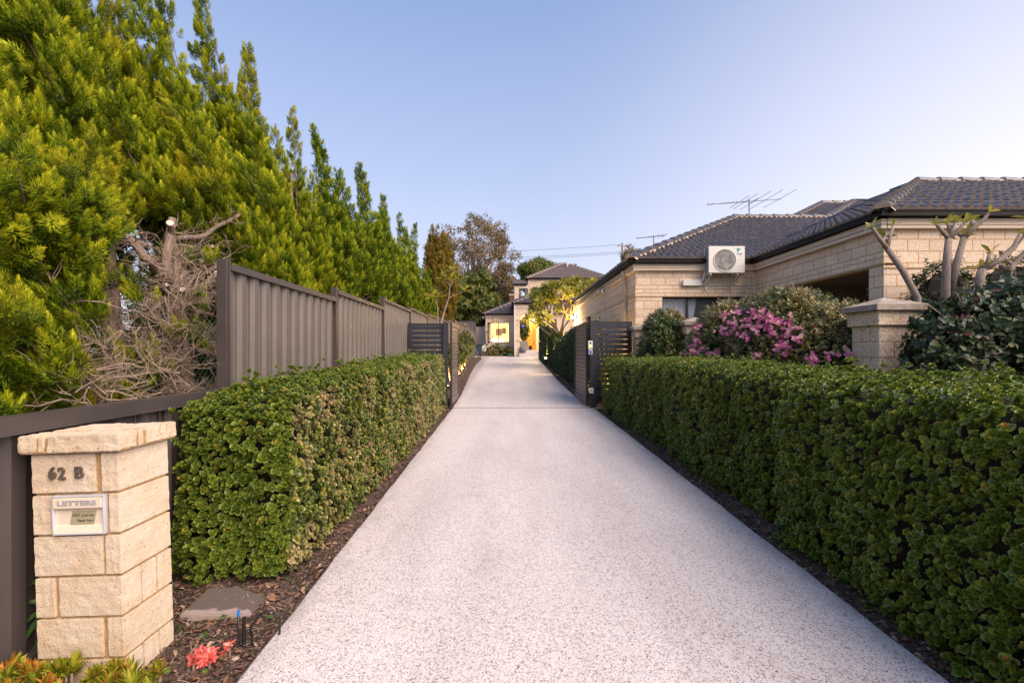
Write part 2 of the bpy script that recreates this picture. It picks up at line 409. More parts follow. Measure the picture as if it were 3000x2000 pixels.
M_ivory = plain('ivory_plastic', (.72, .62, .50), .4, var=.05, vs=10)
M_greytxt = plain('pale_grey_print', (.36, .34, .36), .5)
M_black = plain('black_plastic', (.015, .015, .017), .4)
M_blacktxt = plain('black_print', (.02, .02, .03), .5)
M_sticker = plain('tan_sticker', (.36, .33, .22), .5, var=.08, vs=40)
M_pewter = plain('weathered_metal', (.16, .13, .11), .5, metal=.5, var=.4, vs=60)
M_steel = plain('galvanised_steel', (.22, .21, .22), .35, metal=.8, var=.2, vs=10)
M_dark = plain('dark_interior', (.012, .011, .012), .8)
M_teal = plain('teal_coil', (.02, .12, .16), .4)
M_curtain = plain('sheer_curtain', (.62, .62, .66), .8, var=.1, vs=8)
M_tile, t, n, l, p = newmat('glazed_roof_tile')
P = pos(t); nz = noise(t, 3.5, 4, .6, P)
l.new(ramp(t, nz, [(.3, (.018, .019, .032)), (.55, (.042, .040, .054)), (.75, (.11, .092, .085))]), p.inputs['Base Color'])
rr = n.new('ShaderNodeMapRange'); rr.inputs[3].default_value = .16; rr.inputs[4].default_value = .5; l.new(noise(t, 9, 4, .6, P), rr.inputs[0]); l.new(rr.outputs[0], p.inputs['Roughness'])
bump(t, noise(t, 40, 4, .6, P), .25, .006, p)
M_tile_edge = plain('worn_tile_edge', (.20, .155, .125), .85, var=.5, vs=14, bmp=.5)
M_tile_brown = plain('brown_roof_tile', (.125, .10, .105), .6, var=.25, vs=5)
M_bed = plain('cream_bedding', (.44, .35, .27), .95, var=.2, vs=12, bmp=.6)
M_glass, t, n, l, p = newmat('window_glass')
p.inputs['Base Color'].default_value = (.8, .85, .9, 1); p.inputs['Roughness'].default_value = .03
p.inputs['Transmission Weight'].default_value = .9; p.inputs['IOR'].default_value = 1.45; p.inputs['Alpha'].default_value = .45
M_bark = barkmat('conifer_bark', (.07, .045, .035), (.26, .18, .14))
M_deadwood = barkmat('dead_wood', (.08, .055, .045), (.30, .215, .17), 14)
M_cut = plain('cut_wood', (.66, .56, .44), .9, var=.2, vs=60)
M_frang = barkmat('frangipani_bark', (.13, .105, .095), (.34, .27, .235), 20)
M_twig = plain('hedge_twigs', (.018, .016, .010), .95, var=.5, vs=18, bmp=.8)
M_twig_pale = plain('dry_twigs', (.29, .215, .17), .9, var=.3, vs=30)
M_greenstem = plain('green_wire', (.02, .10, .07), .5)

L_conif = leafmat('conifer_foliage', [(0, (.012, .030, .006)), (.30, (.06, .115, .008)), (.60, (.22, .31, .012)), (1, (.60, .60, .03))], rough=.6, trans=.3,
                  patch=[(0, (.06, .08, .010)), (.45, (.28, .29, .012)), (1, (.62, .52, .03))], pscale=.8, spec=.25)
L_conif_far = leafmat('far_conifer_foliage', [(0, (.018, .044, .008)), (.36, (.06, .12, .008)), (.7, (.19, .28, .014)), (1, (.46, .48, .03))], rough=.6, trans=.3, spec=.2)
L_conif_brown = leafmat('bronzed_conifer_foliage', [(0, (.05, .06, .012)), (.4, (.15, .16, .02)), (.7, (.28, .22, .035)), (1, (.42, .24, .06))], rough=.7, trans=.25, spec=.2)
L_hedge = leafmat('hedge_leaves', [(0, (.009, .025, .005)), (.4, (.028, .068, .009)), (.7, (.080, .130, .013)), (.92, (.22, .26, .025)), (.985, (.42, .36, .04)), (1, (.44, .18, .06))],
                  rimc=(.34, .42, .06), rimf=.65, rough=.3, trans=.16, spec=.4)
L_hedge_side = leafmat('hedge_side_leaves', [(0, (.012, .030, .007)), (.35, (.036, .078, .011)), (.6, (.10, .145, .018)), (.8, (.32, .32, .04)), (.92, (.50, .38, .12)), (1, (.52, .27, .16))],
                       rimc=(.26, .30, .08), rimf=.5, rough=.3, trans=.12, spec=.5,
                       patch=[(0, (.07, .06, .03)), (.35, (.24, .19, .07)), (.65, (.46, .34, .18)), (1, (.62, .42, .30))], pscale=2.0, ps=(.46, .62))
L_boug = leafmat('bougainvillea_leaves', patch=[(0, (.07, .08, .02)), (.5, (.25, .20, .06)), (1, (.50, .34, .16))], pscale=1.3, ps=(.42, .60), stops=[(0, (.016, .042, .012)), (.4, (.045, .095, .022)), (.72, (.13, .17, .035)), (1, (.34, .28, .07))], rimc=(.1, .13, .05), rimf=.3, rough=.3, trans=.15, spec=.5)
L_climb = leafmat('climber_leaves', [(0, (.012, .024, .012)), (.5, (.026, .052, .022)), (.8, (.060, .085, .030)), (.96, (.10, .11, .04)), (.99, (.12, .03, .03)), (1, (.13, .03, .03))], rough=.38, trans=.12, spec=.4)
L_flower = leafmat('magenta_bracts', [(0, (.52, .07, .32)), (.35, (.74, .18, .46)), (.65, (.82, .42, .56)), (1, (.84, .62, .50))], rough=.6, trans=.4, spec=.2)
L_gum = leafmat('gum_leaves', [(0, (.10, .085, .045)), (.5, (.20, .15, .085)), (1, (.36, .26, .16))], rough=.6, trans=.2, spec=.2)
L_round = leafmat('dense_tree_leaves', [(0, (.022, .045, .008)), (.45, (.075, .11, .014)), (.8, (.20, .20, .022)), (1, (.42, .34, .04))], rough=.4, trans=.2)
L_frang = leafmat('frangipani_leaves', [(0, (.08, .10, .018)), (.5, (.22, .24, .035)), (.8, (.38, .35, .05)), (1, (.50, .38, .06))], rimc=(.34, .32, .12), rimf=.3, rough=.4, trans=.35)
L_dark = leafmat('dark_pine_needles', [(0, (.03, .028, .014)), (.6, (.07, .06, .03)), (1, (.12, .09, .05))], rough=.7, trans=.15, spec=.1)
L_inner = leafmat('clipped_hedge_leaves', [(0, (.018, .045, .014)), (.6, (.04, .085, .022)), (.9, (.09, .12, .03)), (1, (.22, .15, .06))], rough=.4, trans=.12)
L_litter = leafmat('leaf_litter', [(0, (.05, .03, .022)), (.4, (.14, .075, .05)), (.7, (.26, .14, .09)), (.9, (.38, .28, .22)), (1, (.42, .20, .10))], rough=.9, trans=.05, spec=.1)
L_red = leafmat('red_succulent_leaves', [(0, (.45, .07, .06)), (.6, (.72, .13, .11)), (1, (.80, .36, .28))], rough=.35, trans=.2)
L_ygreen = leafmat('yellow_green_succulent_leaves', [(0, (.11, .16, .015)), (.6, (.28, .30, .025)), (.85, (.48, .36, .04)), (1, (.58, .20, .05))], rough=.4, trans=.2)
L_strap = leafmat('strap_leaves', [(0, (.02, .06, .012)), (.6, (.05, .12, .02)), (1, (.14, .18, .04))], rough=.4, trans=.2)

# ================================================================== SETTING: ground, drive, apron
def sheet(name, xs, ys, zf, mat, lump_=0.0):
    X, Y = np.meshgrid(xs, ys)
    Z = np.vectorize(zf)(X, Y)
    V = np.stack([X.ravel(), Y.ravel(), Z.ravel()], 1)
    nx = len(xs); i, j = np.meshgrid(np.arange(nx - 1), np.arange(len(ys) - 1)); a = (j * nx + i).ravel()
    Fc = np.stack([a, a + 1, a + nx + 1, a + nx], 1)
    o = fmesh(name, V, Fc, mat, None, smooth=True); o['kind'] = 'structure'
    return o
def bed_z(x, y):
    z = g(y) - .035
    if y < 12 and -2.3 < x < -1.0:
        z += .012 * sin(9 * x + 4 * y) * sin(7 * y - 3 * x) + .006 * sin(23 * x) * sin(19 * y)
    return z
xs = np.concatenate([[-600, -100, -30, -10, -5], np.arange(-3, 4, .08), [5, 10, 30, 100, 600]])
ys = np.concatenate([[-60, -20, -5, -1], np.arange(0, 4.5, .08), np.arange(4.6, 40, .6), [60, 120, 300, 900]])
sheet('ground', xs, ys, bed_z, M_soil)

DL = [(-2, -1.144), (2, -1.144), (10.4, -1.135), (12.5, -1.15), (14.8, -1.23), (19.3, -1.39), (25.1, -1.52), (30.5, -1.47), (31.8, -1.56), (32.6, -1.8), (33.0, -2.3)]
DR = [(-2, 1.898), (2, 1.898), (10.4, 1.92), (10.6, 1.84), (12.5, 1.78), (17.0, 1.81), (24.1, 1.965), (28.9, 2.07), (33.0, 2.3)]
def interp(T, y): return float(np.interp(y, [a for a, b in T], [b for a, b in T]))
def strip(name, ya, yb, mat, lift, n=60, lx=None, rx=None):
    m = MB(); Ys = np.linspace(ya, yb, n)
    for y in Ys:
        l_ = interp(DL, y) if lx is None else lx; r_ = interp(DR, y) if rx is None else rx
        z = g(y) + lift
        if name == 'driveway':
            l_ += .004 * sin(y * 5.1) + .003 * sin(y * 17); r_ += .004 * sin(y * 4.3 + 1) + .003 * sin(y * 15)
        m.v += [(l_, y, z - .1), (l_, y, z - .008), (l_ + .012, y, z), (r_ - .012, y, z), (r_, y, z - .008), (r_, y, z - .1)]
    for i in range(n - 1):
        for k in range(5):
            a = i * 6 + k; m.f.append((a, a + 1, a + 7, a + 6)); m.m.append(0)
    m.f.append((0, 1, 2, 3, 4, 5)); m.m.append(0); b = (n - 1) * 6; m.f.append(tuple(b + q for q in (5, 4, 3, 2, 1, 0))); m.m.append(0)
    o = m.build(name, mat); o['kind'] = 'structure'; return o
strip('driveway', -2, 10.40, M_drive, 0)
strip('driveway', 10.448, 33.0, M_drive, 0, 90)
M_conc = plain('pale_concrete', (.50, .46, .43), .8, var=.12, vs=2, bmp=.3)
strip('paved_apron', 33.02, 36.0, M_conc, 0.002, 6, -2.6, 6)
# steel gate track across the drive
tr = thing('gate_track', 'thin dark metal channel crossing the pale driveway between the gate posts', 'gate track', (0, 10.415, g(10.4)))
MB().box(-1.22, 1.95, 10.403, 10.408, g(10.4) - .05, g(10.4) + .004).box(-1.22, 1.95, 10.440, 10.446, g(10.4) - .05, g(10.4) + .004).box(-1.22, 1.95, 10.408, 10.440, g(10.4) - .05, g(10.4) - .004).build('channel', M_slat, tr)
pp = thing('conduit_pipe', 'short pale plastic conduit lying on the mulch at the foot of the right gate post', 'pipe', (2.1, 10.3, g(10.3)))
MB().tube([(1.93, 10.35, g(10.3) + .012), (2.15, 10.33, g(10.3) + .014), (2.5, 10.38, g(10.3) + .012)], .011, 8).build('pipe', M_white, pp, smooth=True)

# ------------------------------------------------------------------ steel boundary fence on the left
FX = -2.145
def corrugated(x, y0, y1, z0, z1, pitch=.19, d=.032):
    m = MB(); prof = []
    nP = max(1, round((y1 - y0) / pitch)); pt = (y1 - y0) / nP
    for i in range(nP):
        b = y0 + i * pt
        prof += [(b, 0), (b + pt * .10, d), (b + pt * .42, d), (b + pt * .52, 0), (b + pt * .74, 0), (b + pt * .76, -.004), (b + pt * .80, -.004), (b + pt * .82, 0)]
    prof.append((y1, 0))
    for (y, dx) in prof: m.v += [(x + dx, y, z0), (x + dx, y, z1)]
    for i in range(len(prof) - 1): m.f.append((2 * i, 2 * i + 2, 2 * i + 3, 2 * i + 1)); m.m.append(0)
    return m
def channel_post(y, z0, z1, x=FX):
    m = MB(); m.box(x - .025, x + .045, y - .033, y - .008, z0, z1); m.box(x - .025, x + .045, y + .008, y + .033, z0, z1)
    m.box(x - .02, x + .03, y - .008, y + .008, z0, z1 - .002); return m
fence = thing('steel_fence', 'tall taupe corrugated steel fence with stepped panels running beside the left hedge', 'fence', (FX, 7, 0))
PY = [3.67, 6.05, 8.42, 10.79, 13.16, 15.53, 17.9, 20.27, 22.64, 25.0, 27.4, 29.8, 32.2, 34.6]
PT = [2.13, 2.235, 2.395, 2.46, 2.53, 2.58, 2.66, 2.80, 2.85, 2.9, 2.92, 2.95, 2.98]
for i in range(len(PY) - 1):
    y0, y1, zt = PY[i], PY[i + 1], PT[i]; zb = g(y0) + .02
    corrugated(FX - .005, y0 + .01, y1 - .01, zb, zt - .03).build('panel', M_fence, fence, fix=False)
    r = MB(); r.box(FX - .028, FX + .05, y0 + .034, y1 - .034, zt - .012, zt); r.box(FX + .040, FX + .05, y0 + .034, y1 - .034, zt - .052, zt - .012)
    r.box(FX - .028, FX - .018, y0 + .034, y1 - .034, zt - .05, zt - .012)
    r.build('top_rail', M_fence_dk, fence)
    MB().box(FX - .028, FX + .048, y0 + .034, y1 - .034, zb - .03, zb + .04).build('bottom_rail', M_fence_dk, fence)
for i, y in enumerate(PY):
    zt = PT[min(i, len(PT) - 1)]
    channel_post(y, g(y) - .1, max(zt, PT[max(0, i - 1)]) + .025).build('post', M_fence_dk, fence)
lowf = thing('low_steel_fence', 'low dark taupe steel fence with a wide top rail behind the stone letterbox pillar', 'fence', (FX, 1.5, 0))
for (y0, y1) in ((-1.2, 1.25), (1.25, 3.66)):
    corrugated(FX - .005, y0 + .01, y1 - .01, .10, 1.15, pitch=.2, d=.03).build('panel', M_fence_dk, lowf, fix=False)
    r = MB(); r.box(FX - .035, FX + .055, y0, y1, 1.155, 1.175); r.box(FX + .045, FX + .055, y0, y1, 1.105, 1.155); r.box(FX + .052, FX + .062, y0, y1, 1.098, 1.106)
    r.box(FX - .035, FX - .025, y0, y1, 1.105, 1.155); r.build('top_rail', M_fence_dk, lowf)
    r = MB(); r.box(FX - .035, FX + .055, y0, y1, .085, .105); r.box(FX + .045, FX + .058, y0, y1, .02, .085); r.build('bottom_rail', M_fence_dk, lowf)
for y in (-1.2, 1.25): channel_post(y, -.05, 1.16).build('post', M_fence_dk, lowf)
# ------------------------------------------------------------------ stone letterbox pillar
def rough_blocks(blocks, mat, name, parent, bev=.0022, amp=.0009, seed=1):
    me_bm = bmesh.new()
    for (x0, x1, y0, y1, z0, z1) in blocks:
        b = bmesh.new(); bmesh.ops.create_cube(b, size=1)
        for v in b.verts: v.co = Vector(((x0 + x1) / 2 + v.co.x * (x1 - x0), (y0 + y1) / 2 + v.co.y * (y1 - y0), (z0 + z1) / 2 + v.co.z * (z1 - z0)))
        bmesh.ops.bevel(b, geom=list(b.edges), offset=bev, segments=2, affect='EDGES')
        bmesh.ops.triangulate(b, faces=[f for f in b.faces if len(f.verts) > 4])
        for _ in range(3):
            es = [e for e in b.edges if e.calc_length() > .03]
            if es: bmesh.ops.subdivide_edges(b, edges=es, cuts=1, use_grid_fill=True)
        o = random.uniform(0, 50)
        for v in b.verts:
            c = v.co
            d = amp * (sin(71 * c.x + o) * sin(63 * c.z + 1.3 * o) + .8 * sin(133 * c.y + 97 * c.z + o) + .6 * sin(171 * c.x + 155 * c.y))
            n_ = Vector(((c.x - (x0 + x1) / 2) / (x1 - x0), (c.y - (y0 + y1) / 2) / (y1 - y0), (c.z - (z0 + z1) / 2) / (z1 - z0))).normalized()
            v.co += n_ * d
        tmp = bpy.data.meshes.new('t'); b.to_mesh(tmp); b.free(); me_bm.from_mesh(tmp); bpy.data.meshes.remove(tmp)
    me = bpy.data.meshes.new(name); bmesh.ops.recalc_face_normals(me_bm, faces=me_bm.faces); me_bm.to_mesh(me); me_bm.free()
    me.materials.append(mat); me.update()
    return link(name, me, parent, False)
def text_mesh(name, s, size, mat, parent, loc, depth=.002, rot=(pi / 2, 0, 0), sx=1.0, bold=0.0, shear=0.0, space=1.0):
    cu = bpy.data.curves.new(name, 'FONT'); cu.body = s; cu.size = size; cu.extrude = depth; cu.offset = bold; cu.shear = shear; cu.space_character = space
    cu.align_x = 'CENTER'; cu.align_y = 'CENTER'
    o = bpy.data.objects.new('tmp', cu); COL.objects.link(o); bpy.context.view_layer.update()
    me = bpy.data.meshes.new_from_object(o.evaluated_get(bpy.context.evaluated_depsgraph_get()))
    bpy.data.objects.remove(o); bpy.data.curves.remove(cu)
    me.transform(Matrix.Diagonal((sx, 1, 1, 1))); me.name = name
    me.materials.clear(); me.materials.append(mat)
    from mathutils import Euler
    me.transform(Matrix.Translation(loc) @ Euler(rot).to_matrix().to_4x4())
    ob = bpy.data.objects.new(name, me); COL.objects.link(ob); ob.parent = parent
    return ob
mbx = thing('letterbox_pillar', 'pale limestone block letterbox pillar marked 62 B, leaning slightly in the front bed', 'letterbox', (-2.008, 2.08, -.05), rot=(0, radians(-1.9), 0))
CW, CD, CH = .379, .31, .178
T0 = 1.015 + .05
B = []; j = .006
def zc(k): return T0 - CH * k - CH + j, T0 - CH * k - j
def blk(x0, x1, y0, y1, k): a, b = zc(k); B.append((x0 + j * .6, x1 - j * .6, y0 + (j * .6 if y0 > 0 else 0), y1, a, b))
jit = lambda: random.uniform(-.003, .003)
blk(0, .277, 0, .1, 0); blk(.300, CW, 0, CD, 0)
blk(0, .083, 0, .1, 1); blk(.328, CW, 0, CD, 1)
blk(0, .300, 0, .1, 2); blk(.306, CW, 0, CD, 2)
blk(0, .088, 0, .1, 3); blk(.1, CW, 0, .112, 3); blk(.2, CW, .116, .205, 3); blk(.2, CW, .212, CD, 3)
blk(0, .288, 0, .1, 4); blk(.305, CW, 0, CD, 4)
blk(0, .1, 0, .1, 5); blk(.106, CW, 0, .11, 5); blk(.2, CW, .116, .21, 5); blk(.2, CW, .216, CD, 5)
for k in range(6): blk(0, .28, .2 if k != 9 else .2, CD, k) if k not in (3, 5) else blk(0, .195, .2, CD, k)
rough_blocks(B, M_block, 'stone_blocks', mbx)
MB().box(.012, CW - .012, .012, CD - .012, -.02, T0 - CH).box(.012, CW - .012, .012, CD - .012, T0 - CH, T0).build('mortar', M_mortar, mbx, world=False)
capb = []; z0, z1 = T0 + .004, T0 + .078; ov = .026
capb += [(-ov - .005, .050, -ov, .115, z0, z1), (.056, .084, -ov, .115, z0 + .002, z1 - .003), (.096, CW + ov, -ov, .078, z0, z1)]
capb += [(.28, CW + ov, .092, .118, z0 + .001, z1 - .003), (.28, CW + ov - .002, .130, CD + ov, z0, z1), (-ov, .165, .122, CD + ov, z0, z1), (.173, .272, .09, CD + ov, z0, z1 - .002)]
rough_blocks(capb, M_block, 'cap', mbx, bev=.005, amp=.0018)
MB().box(-.02, CW + .02, -.02, CD + .02, T0 + .001, T0 + .066).build('cap_mortar', M_mortar, mbx, world=False)
lb = MB(); x0, x1, zb_, zt_ = .092, .318, T0 - 2 * CH + .004, T0 - CH - .006
fr = .008
lb.box(x0, x1, -.010, .03, zt_ - fr, zt_).box(x0, x1, -.010, .03, zb_, zb_ + fr).box(x0, x0 + fr, -.010, .03, zb_ + fr, zt_ - fr).box(x1 - fr, x1, -.010, .03, zb_ + fr, zt_ - fr)
frame = lb.build('letter_slot_frame', plain('pale_blue_grey_plastic', (.50, .50, .56), .4), mbx, world=False, bevel=.002)
MB().box(x0 + fr, x1 - fr, -.013, -.002, zt_ - .055, zt_ - fr - .001).build('slot_flap', M_ivory, mbx, world=False, bevel=.003)
MB().box(x0 + fr, x1 - fr, .004, .010, zb_ + fr, zt_ - .055).build('slot_back_plate', M_ivory, mbx, world=False)
MB().extrude_poly([(-.008, zb_ + fr), (.0038, zb_ + fr), (.0038, zb_ + .038), (-.002, zb_ + .036)], 'x', x0 + fr, x1 - fr).build('slot_sill', M_ivory, mbx, world=False)
text_mesh('lettering', 'LETTERS', .027, M_greytxt, mbx, Vector(((x0 + x1) / 2, -.0135, zt_ - .031)), .0015, sx=1.65, bold=.0012)
sk = MB(); sx0, sx1, sz0, sz1 = .165, .272, zb_ + .042, zb_ + .100
sk.add([(sx0 - .004, .0015, sz0), (sx1 - .008, .0015, sz0), (sx1 + .004, .0015, sz1), (sx0 + .008, .0015, sz1), (sx0 - .004, .0028, sz0), (sx1 - .008, .0028, sz0), (sx1 + .004, .0028, sz1), (sx0 + .008, .0028, sz1)],
       [(0, 1, 2, 3), (4, 5, 6, 7), (0, 1, 5, 4), (1, 2, 6, 5), (2, 3, 7, 6), (3, 0, 4, 7)])
sk.build('sticker', M_sticker, mbx, world=False)
text_mesh('sticker_lettering', 'NO', .020, M_blacktxt, mbx, Vector((.187, .0010, sz1 - .019)), .0003, shear=.2)
text_mesh('sticker_lettering', 'JUNK MAIL', .0135, M_blacktxt, mbx, Vector((.239, .0010, sz1 - .021)), .0003, shear=.2, sx=.84)
text_mesh('sticker_lettering', 'Thank You !', .015, M_blacktxt, mbx, Vector((.226, .0010, sz0 + .016)), .0003, shear=.2, bold=.0002)
text_mesh('house_number', '6', .072, M_pewter, mbx, Vector((.098, -.006, T0 - .088)), .004, bold=.0012, sx=.95)
text_mesh('house_number', '2', .072, M_pewter, mbx, Vector((.138, -.006, T0 - .090)), .004, bold=.0012, sx=.95)
text_mesh('house_number', 'B', .070, M_pewter, mbx, Vector((.212, -.006, T0 - .088)), .004, bold=.0010, sx=1.05)

# ------------------------------------------------------------------ clipped hedges
def box_samples(x0, x1, y0, y1, z0, zt, dens, faces, r=.12, amp=.035, ph=0.):
    """random points and normals on a rounded, lumpy hedge volume; zt(y) gives the top"""
    out = []
    zm = zt((y0 + y1) / 2)
    A = {'+x': (y1 - y0) * (zm - z0), '-x': (y1 - y0) * (zm - z0), '+z': (x1 - x0) * (y1 - y0), '-y': (x1 - x0) * (zm - z0), '+y': (x1 - x0) * (zm - z0)}
    P, FI = [], []
    for fi, (f, dk) in enumerate(faces.items()):
        n = int(A[f] * dens * dk)
        a, b = rng.uniform(0, 1, n), rng.uniform(0, 1, n)
        if f in ('+x', '-x'): x = np.full(n, x1 if f == '+x' else x0); y = y0 + a * (y1 - y0); zz = b
        elif f == '+z': x = x0 + a * (x1 - x0); y = y0 + b * (y1 - y0); zz = np.ones(n)
        else: x = x0 + a * (x1 - x0); y = np.full(n, y0 if f == '-y' else y1); zz = b
        top = np.array([zt(q) for q in y]); z = z0 + zz * (top - z0)
        P.append(np.stack([x, y, z], 1)); FI += [f] * n
    P = np.concatenate(P); FI = np.array(FI)
    top = np.array([zt(q) for q in P[:, 1]])
    q = np.stack([np.clip(P[:, 0], x0 + r, x1 - r), np.clip(P[:, 1], y0 + r, y1 - r), np.clip(P[:, 2], z0 + r * .5, top - r)], 1)
    nrm = P - q; nrm /= np.linalg.norm(nrm, axis=1, keepdims=True) + 1e-9
    d = amp * lump(P, 1.3, ph) + .5 * amp * lump(P, 3.3, ph + 2)
    P = q + nrm * (r + d[:, None])
    return P, nrm, FI
def hedge(name, label, cat, x0, x1, y0, y1, zt, lods, faces, mats, sidefaces=('+x',), bulge=None, r=.12, amp=.035, ph=0., loc=None, z0=None, core_in=.105, group=None):
    t_ = thing(name, label, cat, ((x0 + x1) / 2, (y0 + y1) / 2, g((y0 + y1) / 2)), group)
    zb = g(y0) + .0 if z0 is None else z0
    parts, MI = [], []
    for (ya, yb, dens, Ts, sc) in lods:
        P, N, FI = box_samples(x0, x1, y0, y1, zb, zt, dens, faces, r, amp, ph)
        m = (P[:, 1] >= ya) & (P[:, 1] < yb); P, N, FI = P[m], N[m], FI[m]
        # thin the foliage in places so that the twigs show
        keep = (lump(P, 2.1, ph + 5) > -.62) | (rng.uniform(0, 1, len(P)) < .6); P, N, FI = P[keep], N[keep], FI[keep]
        if bulge: P[:, 0] += bulge(P[:, 1]) * np.clip(((x0 + x1) / 2 - P[:, 0]) / ((x1 - x0) / 2), 0, 1)
        P = P - N * rng.uniform(-.02, .035, (len(P), 1)); sh = rng.uniform(0, 1, len(P)) < .035; P[sh] += N[sh] * rng.uniform(.02, .09, (sh.sum(), 1)) + np.array([0, 0, .02])
        ax = N * .8 + np.array([0, 0, .55]) + rng.normal(0, .28, P.shape)
        k = rng.integers(0, len(Ts), len(P))
        for i, T in enumerate(Ts):
            s = k == i
            parts.append(scatter(T, P[s], ax[s], sc * rng.uniform(.5, 1.3, s.sum())))
            MI.append(np.repeat(np.isin(FI[s], sidefaces).astype(np.int32), len(T[1])))
    V, Fc, rr_, R = merge(parts); MI = np.concatenate(MI)
    o = fmesh('foliage', V, Fc, mats, t_, rr_, R)
    o.data.polygons.foreach_set('material_index', MI)
    # inner mass of bare twigs, lumpy, under the leaves
    ny = max(4, int((y1 - y0) / .25)); m = MB(); c = core_in
    for i in range(ny + 1):
        y = y0 + c + (y1 - y0 - 2 * c) * i / ny; zt_ = zt(y) - c
        ww = .02 * sin(5 * y + ph); e = .07
        m.v += [(x0 + c, y, zb - .03), (x0 + c + ww, y, zt_ - e), (x0 + c + e, y, zt_), (x1 - c - e, y, zt_), (x1 - c + ww, y, zt_ - e), (x1 - c, y, zb - .03)]
    for i in range(ny):
        for k in range(6):
            a = i * 6 + k; b = i * 6 + (k + 1) % 6; m.f.append((a, b, b + 6, a + 6)); m.m.append(0)
    m.f.append((0, 1, 2, 3, 4, 5)); m.m.append(0); m.f.append(tuple(ny * 6 + q for q in (5, 4, 3, 2, 1, 0))); m.m.append(0)
    # stems down to the soil
    for i in range(int((y1 - y0) / .3)):
        y = y0 + .15 + i * .3; xc = (x0 + x1) / 2 + random.uniform(-.12, .12)
        m.tube([(xc, y, g(y) - .06), (xc + random.uniform(-.05, .05), y + random.uniform(-.05, .05), zb + .1)], .015, 5)
    m.build('branches', M_twig, t_)
    return t_
ROS = [rosette(10, .032, .027, 7, s) for s in range(4)] + [rosette(6, .036, .030, 7, 9, yel=.1)]
ROS_MID = [rosette(6, .036, .031, 5, 20 + s) for s in range(3)]
ROS_FAR = [rosette(4, .042, .036, 4, 30 + s, yel=.2) for s in range(3)]
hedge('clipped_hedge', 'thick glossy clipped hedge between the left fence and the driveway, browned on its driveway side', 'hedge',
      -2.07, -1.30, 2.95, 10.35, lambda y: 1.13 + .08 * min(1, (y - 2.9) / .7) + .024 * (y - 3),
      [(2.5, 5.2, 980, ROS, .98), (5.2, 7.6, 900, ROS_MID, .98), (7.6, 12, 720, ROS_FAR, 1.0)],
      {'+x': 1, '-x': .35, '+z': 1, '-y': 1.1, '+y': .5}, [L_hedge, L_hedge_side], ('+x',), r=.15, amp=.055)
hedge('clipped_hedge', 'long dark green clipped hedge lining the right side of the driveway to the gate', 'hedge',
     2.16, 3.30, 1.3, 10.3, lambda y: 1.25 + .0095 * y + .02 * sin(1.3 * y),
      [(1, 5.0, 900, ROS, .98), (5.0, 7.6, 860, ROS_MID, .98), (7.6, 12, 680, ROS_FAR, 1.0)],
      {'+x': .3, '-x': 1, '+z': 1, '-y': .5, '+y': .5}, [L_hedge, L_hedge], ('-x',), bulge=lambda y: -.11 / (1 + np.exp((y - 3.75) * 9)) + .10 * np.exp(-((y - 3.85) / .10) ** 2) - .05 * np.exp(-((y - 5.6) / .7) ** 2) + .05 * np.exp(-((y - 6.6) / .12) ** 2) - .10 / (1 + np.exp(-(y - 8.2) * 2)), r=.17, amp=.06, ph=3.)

# ------------------------------------------------------------------ conifers behind the left fence
def clump_T(nb=120, H=.26, Rd=.07, L=.040, Wd=.0062, seed=0):
    r = random.Random(seed); out = []
    for i in range(nb):
        t = (i + .5) / nb; az = i * 2.399 + r.uniform(-.3, .3)
        rad = Rd * (1 - t) ** .7 * min(1, .35 + 3 * t) * (1 + .3 * sin(3 * az + 9 * t)); el = .15 + .95 * t + r.uniform(-.35, .35)
        l = L * r.uniform(.7, 1.25); wd = Wd * r.uniform(.8, 1.3)
        v = np.array([[-wd * .6, -l * .3, 0], [wd * .6, -l * .3, 0], [0, l, l * .2]])
        v = v @ rotm(az, el).T + np.array([cos(az + pi / 2) * rad, sin(az + pi / 2) * rad, H * (t - .3)])
        out.append((v, [(0, 1, 2)], r.uniform(-.40, .0) + .60 * t, np.array([0, 0, 1.])))  # tips yellow as new growth; bases darkened to paint the shade between sprays
    return T_pack(out)
TUFT = [clump_T(150, H=.14, Rd=.042, L=.022, Wd=.0062, seed=s) for s in range(5)]
TUFT_FAR = [clump_T(50, H=.17, Rd=.065, L=.040, Wd=.015, seed=40 + s) for s in range(4)]
def plume_samples(b, tp, R, dens, twist=1.0, inner=.25):
    b = np.array(b, float); tp = np.array(tp, float); d = tp - b; L = np.linalg.norm(d); a = d / L
    n = int(2 * pi * R * L * .55 * dens * (1 + inner))
    s = rng.uniform(0, 1, n * 2)
    pf = lambda s: (1 - s) ** .8 * np.minimum(1, .3 + 2.4 * s)
    s = s[rng.uniform(0, 1, n * 2) < pf(s) / .8 + .06][:n]; n = len(s)
    th = rng.uniform(0, 2 * pi, n); ph = rng.uniform(0, 6.28)
    r = R * pf(s) * (1 + .28 * np.sin(2 * th + twist * 14 * s * L / 3 + ph) + .20 * np.sin(5 * th - 23 * s + 2 * ph)) + .02
    ins = rng.uniform(0, 1, n) < inner; r = np.where(ins, r * rng.uniform(.2, .8, n), r)
    e1 = np.cross(a, [0.3, 1, .2]); e1 /= np.linalg.norm(e1); e2 = np.cross(a, e1)
    bend = np.sin(s * pi) * .10 * L
    bd = np.array([rng.normal(), rng.normal(), 0]); bd /= np.linalg.norm(bd)
    c = b + d * s[:, None] + bd * bend[:, None] * .6
    o = np.cos(th)[:, None] * e1 + np.sin(th)[:, None] * e2
    P = c + o * r[:, None]
    ax = a * (.8 + .5 * s[:, None]) + o * .6 + rng.normal(0, .25, P.shape) + np.array([0, 0, .2])
    return P, ax
